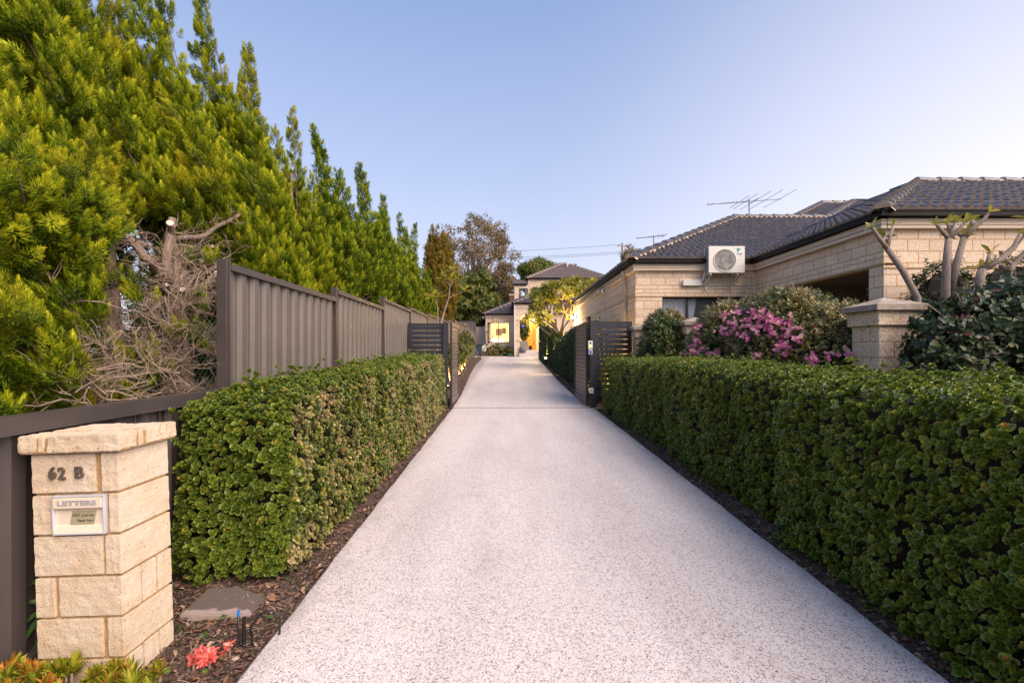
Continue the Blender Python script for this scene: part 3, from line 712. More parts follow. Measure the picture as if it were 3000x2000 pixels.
def conifer(label, X, Y, plumes, near, mat, dens=None, group='conifers behind the left fence', trunk_top=None, dead=None):
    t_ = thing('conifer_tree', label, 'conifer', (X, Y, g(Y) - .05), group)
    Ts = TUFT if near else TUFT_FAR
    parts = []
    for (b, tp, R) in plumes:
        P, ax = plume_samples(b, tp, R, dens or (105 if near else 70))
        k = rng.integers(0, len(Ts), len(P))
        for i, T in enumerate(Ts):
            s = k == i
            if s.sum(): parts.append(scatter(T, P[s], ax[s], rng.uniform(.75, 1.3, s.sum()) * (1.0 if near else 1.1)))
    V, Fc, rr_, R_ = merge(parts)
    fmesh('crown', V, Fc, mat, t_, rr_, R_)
    zt = trunk_top or max(p_[1][2] for p_ in plumes) * .8
    m = MB(); base = Vector((X, Y, g(Y) - .15))
    m.tube([base, base + Vector((.05, .03, 1.0)), Vector((X - .05, Y, zt * .6)), Vector((X, Y, zt))], [.13, .10, .07, .02], 8)
    for ip_, (b, tp, R) in enumerate(plumes):
        b = Vector(b); tp = Vector(tp); zb = max(.5, b.z - .9 * (Vector((b.x - X, b.y - Y)).length))
        h_ = Vector((b.x - X, b.y - Y, 0)); s0 = Vector((X, Y, min(max(.4, b.z - .5 * h_.length), zt))).lerp(b, .6 if h_.length > .9 else 0)
        m.tube([s0, s0.lerp(b, .6) + Vector((0, 0, -.05)), b, b.lerp(tp, .5), b.lerp(tp, .9)] if (ip_ % 9 == 0 or not near) else [b.lerp(tp, .1), b.lerp(tp, .5), b.lerp(tp, .85)], [.020, .016, .013, .009, .003] if (ip_ % 9 == 0 or not near) else [.010, .007, .003], 5)
    m.build('trunk', M_bark, t_, smooth=True)
    return t_
def LL(px, py, X):      # point of the plane x = X seen at a pixel
    Y = X * F / (px - 1480); return (X, Y, CAM_Z + (1032 - py) * Y / F)
# near group: crowns leaning up and towards the street
near = []; r0_ = random.Random(8)
for (px, py, X, R) in [(590, -60, -3.75, .26), (470, -40, -3.8, .30), (400, -120, -3.8, .30), (318, -60, -3.8, .32), (232, -50, -3.9, .30), (120, -260, -3.8, .4), (60, -160, -3.9, .36), (-60, -60, -3.8, .4), (632, 262, -3.55, .17), (-150, 100, -3.6, .4), (700, 272, -3.75, .17)]:
    tp = np.array(LL(px, py, X)); L = 2.3 if R > .2 else 1.5
    b = tp + np.array([.36, .30, -L]); b[2] = max(b[2], 2.6)
    near.append((b, tp, R * .9))
    for q in range(3): near.append((b + np.array([r0_.uniform(-.25, .25), r0_.uniform(-.2, .2), r0_.uniform(-.2, .4)]), b * .45 + tp * .55 + np.array([r0_.uniform(-.3, .2), r0_.uniform(-.2, .2), r0_.uniform(-.5, .1)]), R * .7))
r_ = random.Random(5)
for i in range(44):                     # tall leaning columns in ranks, with shade between them
    rank = i % 3; Y = 2.5 + (i // 3) * .31 + r0_.uniform(-.06, .06); X = (-3.02, -3.45, -3.9)[rank] + r0_.uniform(-.07, .07)
    if 3.7 < Y < 5.4 and rank == 0: X -= .25
    zb0 = (2.7 if 3.6 < Y < 5.5 else 2.0) + .25 * rank + r0_.uniform(-.15, .15); L = (1.5, 1.9, 2.3)[rank] + r0_.uniform(-.3, .35)
    zt0 = zb0 + L if Y < 4.3 else min(zb0 + L, CAM_Z + (1032 - (330 - 110 * rank)) * Y / F)
    near.append((np.array([X + .1, Y + .1, zb0]), np.array([X - .30, Y - .28, zt0]), r0_.uniform(.17, .22)))
for i in range(46):                     # shorter plumes that fill the face of the crowns
    Y = r_.uniform(2.4, 7.3); X = r_.uniform(-4.1, -2.95); low = 2.55 if 3.55 < Y < 5.6 else (1.9 if Y > 5.6 else 1.35)
    z = r_.uniform(low, 3.3); L = r_.uniform(.45, .9); X = X - .28 * max(0, z - 2.8)
    zl = z + L if Y < 4.1 else min(z + L, CAM_Z + (1032 - 250) * Y / F)
    near.append((np.array([X + .2, Y + .15, zl - L]), np.array([X - r_.uniform(.1, .35), Y - r_.uniform(.0, .3), zl]), r_.uniform(.18, .28)))
for i in range(24):                     # drooping lower boughs at the left edge of the photo
    px = r_.uniform(-150, 290); py = r_.uniform(820, 1240); X = r_.uniform(-3.0, -2.55)
    c = np.array(LL(px, py, X)); near.append((c + np.array([.1, .1, -.2]), c + np.array([-.25, -.2, r_.uniform(.3, .6)]), r_.uniform(.13, .21)))
for (px, py) in ((400, 1035), (445, 1075), (385, 1150), (560, 900), (545, 960), (590, 1010), (300, 1165), (470, 1090), (610, 760), (430, 880)):
    c = np.array(LL(px, py, -2.75)); near.append((c + np.array([0, 0, -.08]), c + np.array([r_.uniform(-.1, .1), -.05, .14]), .09))
for i in range(18):
    px = r_.uniform(-100, 420); py = r_.uniform(560, 800); X = r_.uniform(-2.9, -2.55)
    c = np.array(LL(px, py, X)); near.append((c + np.array([-.1, .1, -.1]), c + np.array([.1, -.2, r_.uniform(.3, .5)]), r_.uniform(.13, .21)))
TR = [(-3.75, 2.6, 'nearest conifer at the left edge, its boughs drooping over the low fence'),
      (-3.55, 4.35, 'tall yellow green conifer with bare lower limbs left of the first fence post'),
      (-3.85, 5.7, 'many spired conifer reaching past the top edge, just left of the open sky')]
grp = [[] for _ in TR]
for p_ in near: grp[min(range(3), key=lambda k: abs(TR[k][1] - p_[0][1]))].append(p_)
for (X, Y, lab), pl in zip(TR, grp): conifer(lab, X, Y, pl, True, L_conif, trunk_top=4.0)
# receding row
far = [(-3.75, 7.15, 727, 138, 'tallest slender conifer spire against the open sky, first past the cut branches', .34),
       (-3.7, 8.6, 855, 319, 'narrow conifer with a long thin tip, right of the tallest spire', .30),
       (-3.7, 9.63, 921, 378, 'narrow dark tipped conifer above the second tall fence post', .30),
       (-3.75, 11.0, 985, 500, 'broad conifer with several short tips right of the two thin spires', .36),
       (-3.8, 12.6, 1051, 486, 'conifer with one raised spire halfway along the fence', .34),
       (-3.8, 15.0, 1125, 572, 'dark green conifer with a pointed tip beyond the single raised spire', .36),
       (-3.8, 17.2, 1168, 626, 'small pointed conifer near the far end of the row', .36),
       (-3.85, 20.5, 1215, 655, 'slim conifer with several thin tips next to the bronze one', .38)]
for i, (X, Y, px, py, lab, R) in enumerate(far):
    tp = np.array(W(px, py, Y)); X = tp[0]; nearq = Y < 9
    z0 = g(Y)
    pl = [(np.array([X + .15, Y + .1, z0 + 2.0]), tp, R * 1.0)]
    H = tp[2] - z0
    spread = .95 if Y < 12 else 1.15
    for k in range(20):
        a = k * 2.4 + r_.uniform(-.3, .3); rad = r_.uniform(.45, 1.0) * spread
        bx, by = X + cos(a) * rad * .85, Y + sin(a) * rad
        bx = min(bx, -2.75)
        hb = r_.uniform(.9, 2.6); L = r_.uniform(.30, .50) * H
        pl.append((np.array([bx, by, z0 + hb]), np.array([bx - (bx - X) * .25, by, min(z0 + hb + L, tp[2] - r_.uniform(.8, 1.9))]), r_.uniform(.20, .30)))
    conifer(lab, X, Y, pl, nearq, L_conif if Y < 9 else L_conif_far, dens=110 if nearq else (78 if Y < 14 else 60))
pl = []
for k in range(13):
    Y = 23 + r_.uniform(-.8, .8); c = W(r_.uniform(1245, 1325), 1032, Y); zt = CAM_Z + (1032 - r_.uniform(650, 700)) * Y / F
    pl.append((np.array([c.x, Y, r_.uniform(1.6, 3.5)]), np.array([c.x, Y, zt - abs(c.x + 3.3) * .6]), .4))
conifer('bronze tinged conifer ending the row, in front of the tall gum tree', -3.3, 23, pl, False, L_conif_brown, dens=50)

# dead lower limbs of the pruned conifer: a separate bare trunk tangle in front of the crowns
def twig_tree(m, p, d, L, r, depth, rnd):
    pts = [p]; q = p.copy(); dd = d.normalized()
    for s in range(4):
        dd = (dd + Vector((rnd.gauss(0, .22), rnd.gauss(0, .22), rnd.gauss(0, .2)))).normalized(); q = q + dd * L / 4; pts.append(q.copy())
    m.tube(pts, [r * (1 - .19 * i) for i in range(5)], 4 if r < .006 else 6)
    if depth > 0:
        for k in range(rnd.randint(3, 5)):
            i = rnd.randint(1, 4); nd = (dd + Vector((rnd.gauss(0, .8), rnd.gauss(0, .8), rnd.gauss(0, .7)))).normalized()
            twig_tree(m, pts[i], nd, L * rnd.uniform(.45, .75), r * .52, depth - 1, rnd)
rr = random.Random(3)
dt = thing('dead_tree', 'bare pruned trunk with pale sawn ends and tangled dead twigs behind the low fence', 'dead tree', (-3.0, 4.3, g(4.3)))
m = MB()
X0 = -3.0
def D(px, py, X=X0): return Vector(LL(px, py, X))
m.tube([Vector((-3.05, 4.25, .0)), D(500, 1150), D(508, 1080), D(520, 1000), D(500, 930), D(510, 850), D(488, 780), D(490, 740), D(505, 640)], [.075, .062, .060, .05, .048, .046, .040, .038, .032], 9)
def wob(pts):
    out = []
    for a, b in zip(pts[:-1], pts[1:]):
        for k in range(3): out.append(a.lerp(b, k / 3) + Vector((rr.gauss(0, .008), rr.gauss(0, .008), rr.gauss(0, .010))) * (1 if k else 0))
    return out + [pts[-1]]
limbs = [([D(510, 830), D(515, 740), D(505, 690), D(498, 655, -2.95)], .042), ([D(510, 830), D(560, 790, -2.9), D(590, 765, -2.8)], .032), ([D(515, 800), D(560, 760, -2.9), D(622, 722, -2.8)], .024),
         ([D(510, 850), D(470, 800, -2.9), D(430, 760, -2.85), D(380, 700, -3.1), D(230, 640, -3.3)], .045), ([D(515, 830), D(600, 800, -2.85), D(660, 765, -2.75)], .026),
         ([D(520, 900), D(590, 860, -2.85), D(610, 830, -2.7), D(635, 800, -2.68)], .034), ([D(500, 860), D(530, 855, -2.8), D(534, 848, -2.7)], .03),
         ([D(300, 1190, -2.7), D(250, 1130, -2.65), D(215, 1080, -2.65), D(200, 1020, -2.7)], .036), ([D(480, 900), D(495, 850, -2.85), D(488, 835, -2.8)], .022),
         ([D(515, 700), D(600, 690, -3.0), D(700, 630, -3.0), D(760, 620, -3.2)], .03), ([D(440, 730), D(380, 700, -3.1), D(330, 690, -3.2)], .03), ([D(160, 930, -2.7), D(190, 890, -2.65), D(238, 872, -2.6)], .012)]
for pts, r in limbs: r *= .74; pts = wob(pts); m.tube(pts, [r * (1.15 - .3 * i / (len(pts) - 1)) for i in range(len(pts))], 8)
m.build('trunk', M_deadwood, dt, smooth=True)
cut = MB()
for i in (0, 1, 2, 4, 5, 6, 8):
    pts, r = limbs[i]; d = (pts[-1] - pts[-2]).normalized() + Vector((.35, -.35, .1)); d.normalize(); cut = MB(); cut.tube([pts[-1] - d * .004, pts[-1] + d * .012], [r * .70, r * .66], 12); cut.build('sawn_end', M_cut, dt)
m = MB()
for k in range(215):
    px = rr.uniform(300, 645); py = rr.uniform(760, 1190); X = rr.uniform(-3.1, -2.5)
    if px < 400 and py < 950: continue
    twig_tree(m, D(px, py, X), Vector((rr.gauss(.3, .6), rr.gauss(-.1, .6), rr.gauss(.25, .6))), rr.uniform(.16, .34), rr.uniform(.0035, .0065), 2, rr)
for pts, r in limbs:
    for k in range(6):
        i = rr.randint(0, len(pts) - 2); p = pts[i].lerp(pts[i + 1], rr.random()); twig_tree(m, p, Vector((rr.gauss(.2, 1), rr.gauss(0, 1), rr.gauss(.2, .6))), rr.uniform(.12, .3), .006, 1, rr)
for k in range(45):
    px = rr.uniform(170, 640); py = rr.uniform(1080, 1190); twig_tree(m, D(px, py, -2.5), Vector((rr.gauss(0, 1), rr.gauss(0, .6), rr.gauss(0.1, .5))), rr.uniform(.15, .35), .006, 1, rr)
m.build('twigs', M_twig_pale, dt)
leafb = []
for k in range(40):
    c_ = np.array([rr.uniform(-5.6, -4.0), rr.uniform(3.4, 8.2), rr.uniform(.3, 2.6)]); leafb.append((c_, c_ + np.array([rr.uniform(-.2, .2), rr.uniform(-.2, .2), rr.uniform(.9, 1.5)]), rr.uniform(.35, .5)))
conifer('shaded conifer standing deeper behind the dead twigs and the wire fence', -4.9, 5.4, leafb, False, L_conif_far, dens=40, trunk_top=3.0)
# green chain-link mesh behind the twigs
cl = thing('wire_fence', 'old green chain link mesh half hidden behind the dead twigs', 'fence', (-3.25, 4.5, g(4.5)))
m = MB()
for k in range(-24, 44):
    y = 3.4 + k * .08
    for sgn in (1, -1):
        a = Vector((-3.2, y, .1)); b = Vector((-3.2, y + sgn * 1.7, 1.8))
        lo, hi = 3.2, 6.2
        def clip(a, b):
            t0, t1 = 0., 1.; dy = b.y - a.y
            for lim, s in ((lo, 1), (hi, -1)):
                ta = (lim - a.y) / dy
                if (dy > 0) == (s > 0): t0 = max(t0, ta)
                else: t1 = min(t1, ta)
            return (a.lerp(b, t0), a.lerp(b, t1)) if t1 > t0 else None
        c_ = clip(a, b)
        if c_: m.tube(list(c_), .002, 3, cap=False)
m.build('wire_mesh', M_greenstem, cl)
for yy in (3.2, 6.2): MB().tube([(-3.2, yy, 0), (-3.2, yy, 1.85)], .02, 8).build('post', M_greenstem, cl)

# ================================================================== ROOFS
def tile_plane(mb, poly, ex=.33, tw=.30, seed=0):
    """rows of wavy interlocking tiles over a planar convex roof polygon (3-D points)"""
    r = random.Random(seed); P = [Vector(p) for p in poly]
    nrm = (P[1] - P[0]).cross(P[2] - P[0]).normalized()
    if nrm.z < 0: nrm = -nrm
    U = Vector((0, 0, 1)).cross(nrm).normalized(); Vv = nrm.cross(U).normalized()
    if Vv.z < 0: Vv = -Vv; U = -U
    O = min(P, key=lambda p: p.z); Q = [((p - O).dot(U), (p - O).dot(Vv)) for p in P]
    vmin = min(q[1] for q in Q); vmax = max(q[1] for q in Q)
    def span(v):
        v = min(max(v, vmin + 1e-4), vmax - 1e-4); xs_ = []
        for i in range(len(Q)):
            a, b = Q[i], Q[(i + 1) % len(Q)]
            if (a[1] - v) * (b[1] - v) < 0: xs_.append(a[0] + (b[0] - a[0]) * (v - a[1]) / (b[1] - a[1]))
        return (min(xs_), max(xs_)) if len(xs_) > 1 else None
    prof = [(0, .030), (.10, .034), (.22, .012), (.36, .004), (.50, .026), (.60, .028), (.72, .008), (.86, .004), (.96, .024), (1.0, .030)]
    row = 0; v = vmin
    while v < vmax - .05:
        v2 = min(v + ex + .02, vmax); s0, s1 = span(v + .01), span(min(v2, vmax - .01))
        if s0 and s1:
            off = (row % 2) * tw * .5
            k0 = math.floor((min(s0[0], s1[0]) - off) / tw); k1 = math.ceil((max(s0[1], s1[1]) - off) / tw)
            for k in range(k0, k1):
                u0 = off + k * tw
                if u0 + tw < s0[0] + .02 or u0 > s0[1] - .02: continue
                lift = r.uniform(-.003, .004); b = len(mb.v); np_ = len(prof)
                for (pu, h) in prof:
                    u = u0 + pu * (tw - .004)
                    ua = min(max(u, s0[0]), s0[1]); ub = min(max(u, s1[0]), s1[1])
                    mb.v.append(tuple(O + U * ua + Vv * (v - .02) + nrm * (h * 1.35 + .046 + lift)))
                    mb.v.append(tuple(O + U * ub + Vv * v2 + nrm * (h * 1.35 + .004)))
                    mb.v.append(tuple(O + U * ua + Vv * (v - .018) + nrm * (h * .5 - .004)))
                for i in range(np_ - 1):
                    a = b + 3 * i
                    mb.mi = 0; mb.f.append((a, a + 3, a + 4, a + 1)); mb.m.append(0)
                    mb.f.append((a + 2, a + 5, a + 3, a)); mb.m.append(1)
        row += 1; v += ex
    mb.mi = 0
def caps(mb, bed, A, B, r=.10, L=.40, seed=0):
    A = Vector(A); B = Vector(B); d = (B - A); n = max(1, int(d.length / L)); d.normalize(); st = (B - A).length / n
    sd_ = d.cross(Vector((0, 0, 1))).normalized(); up = sd_.cross(d).normalized()
    for i in range(n):
        p0 = A + d * (st * i - .04); p1 = A + d * (st * (i + 1)); b = len(mb.v)
        for (p, rr_, h) in ((p0, r * 1.12, .075), (p1, r * .95, .05)):
            for k in range(7):
                a = pi * k / 6; mb.v.append(tuple(p + sd_ * (-cos(a) * rr_) + up * (h - .03 + sin(a) * rr_ * .8)))
        for k in range(6): mb.f.append((b + k, b + k + 1, b + k + 8, b + k + 7)); mb.m.append(0)
        mb.f.append(tuple(b + k for k in range(7))); mb.m.append(1)
    w_ = r * 1.45; b = len(bed.v)
    for p in (A, B):
        bed.v += [tuple(p - sd_ * w_ + up * (-.03)), tuple(p - sd_ * r * .8 + up * .055), tuple(p + sd_ * r * .8 + up * .055), tuple(p + sd_ * w_ + up * (-.03))]
    for k in range(3): bed.f.append((b + k, b + k + 1, b + k + 5, b + k + 4)); bed.m.append(0)
def hip_roof(parent, name, x0, x1, y0, y1, z, pitch, mats=None, planes='flrb', capr=.10, ex=.33, tw=.30, seed=1, bedm=None, cap_t0=0):
    mats = mats or [M_tile, M_tile_edge]
    wx, wy = x1 - x0, y1 - y0
    if wy <= wx:
        h = wy / 2 * pitch; A = (x0 + wy / 2, (y0 + y1) / 2, z + h); B = (x1 - wy / 2, (y0 + y1) / 2, z + h)
    else:
        h = wx / 2 * pitch; A = ((x0 + x1) / 2, y0 + wx / 2, z + h); B = ((x0 + x1) / 2, y1 - wx / 2, z + h)
    c = [(x0, y0, z), (x1, y0, z), (x1, y1, z), (x0, y1, z)]
    if wy <= wx: F_, R_, Bk, L_ = [c[0], c[1], B, A], [c[1], c[2], B], [c[2], c[3], A, B], [c[3], c[0], A]
    else: F_, R_, Bk, L_ = [c[0], c[1], A], [c[1], c[2], B, A], [c[2], c[3], B], [c[3], c[0], A, B]
    mb = MB()
    for k, pl in (('f', F_), ('r', R_), ('b', Bk), ('l', L_)):
        if k in planes: tile_plane(mb, pl, ex, tw, seed)
        mb.mi = 1; mb.add(pl, [tuple(range(len(pl)))]); mb.mi = 0
    rf = mb.build(name, mats, parent, fix=False)
    ct, bd = MB(), MB()
    if wy <= wx: prs = [(c[0], A), (c[3], A), (c[1], B), (c[2], B), (A, B)]
    else: prs = [(c[0], A), (c[1], A), (c[2], B), (c[3], B), (A, B)]
    for i_, (a, b) in enumerate(prs):
        if i_ == 0 and cap_t0: a = tuple(Vector(a).lerp(Vector(b), cap_t0))
        if (Vector(a) - Vector(b)).length > .5: caps(ct, bd, a, b, capr)
    ct.build('ridge_tiles', [mats[0], bedm or M_bed], rf, fix=False); bd.build('ridge_bedding', bedm or M_bed, rf, fix=False)
    return rf
def gutter(mb, pts, h=.085, w_=.11):
    """box gutter with a rolled lip along a polyline at its outer edge; pts (x,y), outward side to the right of travel"""
    for (a, b, z) in pts:
        a = Vector((a[0], a[1], z)); b = Vector((b[0], b[1], z)); d = (b - a).normalized(); o = Vector((d.y, -d.x, 0))
        mb.obox((a + b) / 2 + o * .0 + Vector((0, 0, -h / 2)), d * ((b - a).length / 2 + .008), o * .008, (0, 0, h / 2))
        mb.obox((a + b) / 2 + o * .008 + Vector((0, 0, -.008)), d * ((b - a).length / 2 + .016), o * .01, (0, 0, .009))
        mb.obox((a + b) / 2 + o * .006 + Vector((0, 0, -h + .006)), d * ((b - a).length / 2 + .014), o * .008, (0, 0, .007))
        mb.obox((a + b) / 2 - o * w_ / 2 + Vector((0, 0, -h + .004)), d * (b - a).length / 2, o * w_ / 2, (0, 0, .005))

# ================================================================== RIGHT-HAND HOUSE
rh = thing('brick_house', 'single storey cream limestone brick house with dark glazed hip roof behind the right hedges', 'house', (6, 10, g(10)))
EZ = 3.47; WT = 3.24
m = MB(); zb = 0.1
# wall with the air conditioner (faces the street)
m.box(2.87, 3.46, 10.65, 10.9, zb, 2.69); m.box(3.46, 5.22, 10.65, 10.9, zb, 1.45); m.box(5.22, 5.52, 10.65, 10.9, zb, 2.69); m.box(2.87, 5.52, 10.65, 10.9, 2.865, WT)
m.box(2.87, 3.12, 10.9, 16.2, zb, 2.69); m.box(2.87, 3.12, 17.1, 19.5, zb, 2.69); m.box(2.87, 3.12, 16.2, 17.1, zb, 2.1); m.box(2.87, 3.12, 10.9, 19.5, 2.865, WT)
m.box(3.12, 14, 19.25, 19.5, zb, WT)
# carport wall facing the drive, street wall
m.box(5.52, 5.77, 7.05, 7.34, zb, 2.72); m.box(5.52, 5.77, 10.3, 10.65, zb, 2.72); m.box(5.52, 5.77, 7.05, 10.65, 2.75, 2.865 - .12); m.box(5.52, 5.77, 7.05, 10.65, 2.865, WT)
m.box(5.77, 12, 7.05, 7.3, zb, WT); m.box(5.77, 12, 10.65, 10.9, zb, WT); m.box(11.75, 12, 7.3, 10.65, zb, WT)
m.build('wall', M_brick, rh)
m = MB(); e = .004
m.box(2.87 - e, 5.52 - e, 10.65 - e, 10.9, 2.69, 2.865); m.box(2.87 - e, 3.12, 10.9, 19.5, 2.69, 2.865); m.box(5.52 - e, 5.77, 7.05 - e, 10.65 - e, 2.745, 2.865)
m.build('header_course', M_brick_half, rh)
m = MB()
m.box(2.858, 5.51, 10.638, 10.65 - e, 2.672, 2.69).box(2.858, 2.866, 10.65, 19.5, 2.672, 2.69).box(5.508, 5.516, 7.04, 10.63, 2.725, 2.745).box(5.508, 12, 7.038, 7.046, 2.672, 2.69)
m.box(5.53, 5.76, 7.34, 10.3, 2.705, 2.75); m.build('brick_ledge', M_mortar, rh)
m = MB()
m.box(5.77, 11.7, 7.3, 10.64, 2.85, 2.88); m.build('carport_ceiling', M_cream, rh)
m = MB()
for (x0, x1, y0, y1) in ((2.80, 5.45, 10.56, 10.648), (2.80, 2.868, 10.648, 19.55), (5.43, 5.518, 6.98, 10.56), (5.518, 12.1, 6.97, 7.048)):
    m.box(x0, x1, y0, y1, WT, EZ - .09); m.box(x0 - .0, x1, y0 - .012 if y1 - y0 < .2 else y0, y1 if y1 - y0 < .2 else y1, WT + .05, WT + .062)
m.build('fascia', M_cream, rh)
m = MB(); gz = EZ + .01
gutter(m, [((2.70, 10.48), (5.36, 10.48), gz), ((2.70, 19.7), (2.70, 10.48), gz), ((5.36, 10.48), (5.36, 6.88), gz), ((5.36, 6.88), (12.2, 6.88), gz)])
m.build('gutter', M_gutter, rh)
hip_roof(rh, 'roof', 2.72, 14.5, 10.5, 19.04, EZ, .485, seed=2)
hip_roof(rh, 'roof', 5.38, 15.0, 6.90, 13.78, EZ, .462, seed=3)
hip_roof(rh, 'roof', 5.52, 21.0, 10.63, 26.1, EZ, .48, seed=4, planes='fl', cap_t0=.38)
hip_roof(rh, 'roof', 4.5, 24.0, 11.4, 28.6, EZ, .48, seed=5, planes='fl', cap_t0=.3)
# windows
def window(parent, x0, x1, y, z0, z1, mull, frame_m, depth=.06, hbars=(), curtain=None, pane_m=None, fw=.045, axis='y'):
    def bx(m, a0, a1, b0, b1, c0, c1):
        if axis == 'y': m.box(a0, a1, b0, b1, c0, c1)
        else: m.box(b0, b1, a0, a1, c0, c1)
    m = MB(); bx(m, x0, x1, y, y + depth, z0, z0 + fw); bx(m, x0, x1, y, y + depth, z1 - fw, z1); bx(m, x0, x0 + fw, y, y + depth, z0 + fw, z1 - fw); bx(m, x1 - fw, x1, y, y + depth, z0 + fw, z1 - fw)
    for q in mull: bx(m, q - fw / 2, q + fw / 2, y + .001, y + depth - .001, z0 + fw, z1 - fw)
    for q in hbars: bx(m, x0 + fw, x1 - fw, y + .012, y + .03, q - .006, q + .006)
    wn = m.build('window', frame_m, parent)
    m = MB(); bx(m, x0 + fw, x1 - fw, y + .032, y + .038, z0 + fw, z1 - fw); m.build('pane', pane_m or M_glass, wn)
    return wn
wn = window(rh, 3.46, 5.22, 10.75, 1.45, 2.69, [4.05, 4.65], M_slat)
def curtain(parent, pts_top, pts_bot, y, z0, z1, name='curtain', folds=11):
    m = MB(); n = folds * 6
    for i in range(n + 1):
        t_ = i / n; xa = pts_top[0] + (pts_top[1] - pts_top[0]) * t_; xb = pts_bot[0] + (pts_bot[1] - pts_bot[0]) * t_; dy = .02 * sin(t_ * folds * 2 * pi)
        m.v += [(xa, y + dy, z1), ((xa * .5 + xb * .5), y + dy, (z0 + z1) / 2), (xb, y + dy * .6, z0)]
    for i in range(n):
        for k in range(2): a = i * 3 + k; m.f.append((a, a + 3, a + 4, a + 1)); m.m.append(0)
    return m.build(name, M_curtain, parent, smooth=True, fix=False)
curtain(wn, (3.50, 4.30), (3.50, 4.10), 10.86, 1.5, 2.67)
curtain(wn, (4.75, 5.2), (4.98, 5.2), 10.86, 1.5, 2.67)
MB().box(3.3, 5.4, 11.6, 11.65, .5, 3.2).build('dark_room', M_dark, rh)
window(rh, 16.2, 17.1, 3.0, 2.1, 2.69, [], M_slat, axis='x')
MB().box(3.09, 3.115, 16.2, 17.1, 2.1, 2.69).build('dark_window_backing', M_dark, rh)  # dark panel standing in for the unlit room behind the pane
# downpipe and other fittings
m = MB(); m.tube([(2.79, 11.4, 3.36), (2.79, 11.4, 3.18)], .05, 10); m.tube([(2.79, 11.4, 3.18), (2.825, 11.4, 3.02), (2.825, 11.4, .4)], .045, 10); m.tube([(2.825, 11.4, 2.28), (2.825, 11.4, 2.31)], .052, 10)
m.build('downpipe', M_cream, rh, smooth=False)
m = MB(); m.tube([(2.79, 19.35, 3.35), (2.82, 19.35, 3.1), (2.82, 19.35, .9)], .045, 10); m.build('downpipe', M_cream, rh)
# white hanging ornament seen through the carport opening
orn = thing('hanging_ornament', 'small white leaf shaped ornament hanging at the corner of the carport opening', 'ornament', (5.65, 7.4, 2.4))
V, Fc, r1, R1 = scatter(leaf_sprig(7, .09, .06, 5, H=.2), np.array([[5.60, 7.40, 2.38]]), np.array([[0, 0, -1.]]), np.array([1.]))
fmesh('petals', V, Fc, M_white, orn, r1, R1)
MB().tube([(5.6, 7.4, 2.4), (5.6, 7.4, 2.72)], .003, 4).build('string', M_steel, orn)

# air conditioner
a0 = W(2077, 798.5, 10.33); a1 = W(2182, 720.8, 10.33); ax0, ax1, az0, az1 = a0.x, a1.x, a0.z, a1.z; ay0, ay1 = 10.33, 10.60
ac = thing('air_conditioner', 'white outdoor air conditioner unit bracketed high on the brick wall of the right house', 'air conditioner', ((ax0 + ax1) / 2, 10.62, az0))
cxx = W(2123.6, 762, 10.33); R = .235
m = MB(); n = 48
sq = []
for k in range(n):      # front panel with a round opening
    a = 2 * pi * k / n; m.v.append((cxx.x + R * cos(a), ay0, cxx.z + R * sin(a)))
    c, s_ = cos(a), sin(a); tx = (ax1 - cxx.x if c > 0 else cxx.x - ax0) / max(abs(c), 1e-6); tz = (az1 - cxx.z if s_ > 0 else cxx.z - az0) / max(abs(s_), 1e-6)
    q = min(tx, tz); m.v.append((cxx.x + c * q, ay0, cxx.z + s_ * q))
for k in range(n):
    a, b = 2 * k, 2 * ((k + 1) % n); m.f.append((a, b, b + 1, a + 1)); m.m.append(0)
for (cx_, cz_) in ((ax0, az0), (ax0, az1), (ax1, az0), (ax1, az1)):
    ks = min(range(n), key=lambda k: -((m.v[2 * k + 1][0] - cxx.x) * (cx_ - cxx.x) + (m.v[2 * k + 1][2] - cxx.z) * (cz_ - cxx.z)) / (Vector((m.v[2 * k + 1][0] - cxx.x, m.v[2 * k + 1][2] - cxx.z)).length * Vector((cx_ - cxx.x, cz_ - cxx.z)).length))
    for kk in (ks, (ks - 1) % n):
        a = m.v[2 * kk + 1]; b = m.v[2 * ((kk + 1) % n) + 1]
        bi = len(m.v); m.v += [a, b, (cx_, ay0, cz_)]; m.f.append((bi, bi + 1, bi + 2)); m.m.append(0)
m.box(ax0, ax1, ay1 - .01, ay1, az0, az1); m.box(ax0, ax1, ay0 + .001, ay1 - .01, az1 - .008, az1); m.box(ax0, ax1, ay0 + .001, ay1 - .01, az0, az0 + .008); m.box(ax1 - .008, ax1, ay0 + .001, ay1 - .01, az0 + .008, az1 - .008)
m.box(ax0, ax0 + .008, ay0 + .001, ay0 + .05, az0 + .008, az1 - .008); m.box(ax0, ax0 + .008, ay1 - .05, ay1 - .01, az0 + .008, az1 - .008)
casing = m.build('casing', M_white, ac)
m = MB(); m.lathe((cxx.x, ay0, cxx.z), [(R + .012, -.004), (R + .008, -.014), (R - .004, -.012), (R - .006, .03), (R - .004, .12)], 48, 'y'); m.build('fan_shroud', M_white, ac, smooth=True, fix=False)
m = MB(); m.lathe((cxx.x, ay0 + .14, cxx.z), [(R + .02, 0), (.0, .001)], 40, 'y'); m.build('fan_back', M_dark, ac, fix=False)
m = MB()
for k in range(3):
    a = k * 2 * pi / 3 + .5
    for s_ in range(6):
        t0, t1 = s_ / 6, (s_ + 1) / 6
        q = [(r0 * cos(a + w0 + tw * r0 * 2), ay0 + .06 + .05 * w0, r0 * sin(a + w0 + tw * r0 * 2)) for (r0, w0, tw) in ((.03 + .19 * t0, 0, .8), (.03 + .19 * t1, 0, .8), (.03 + .19 * t1, 1.0, .8), (.03 + .19 * t0, 1.0, .8))]
        m.add([(cxx.x + p[0], p[1], cxx.z + p[2]) for p in q], [(0, 1, 2, 3)])
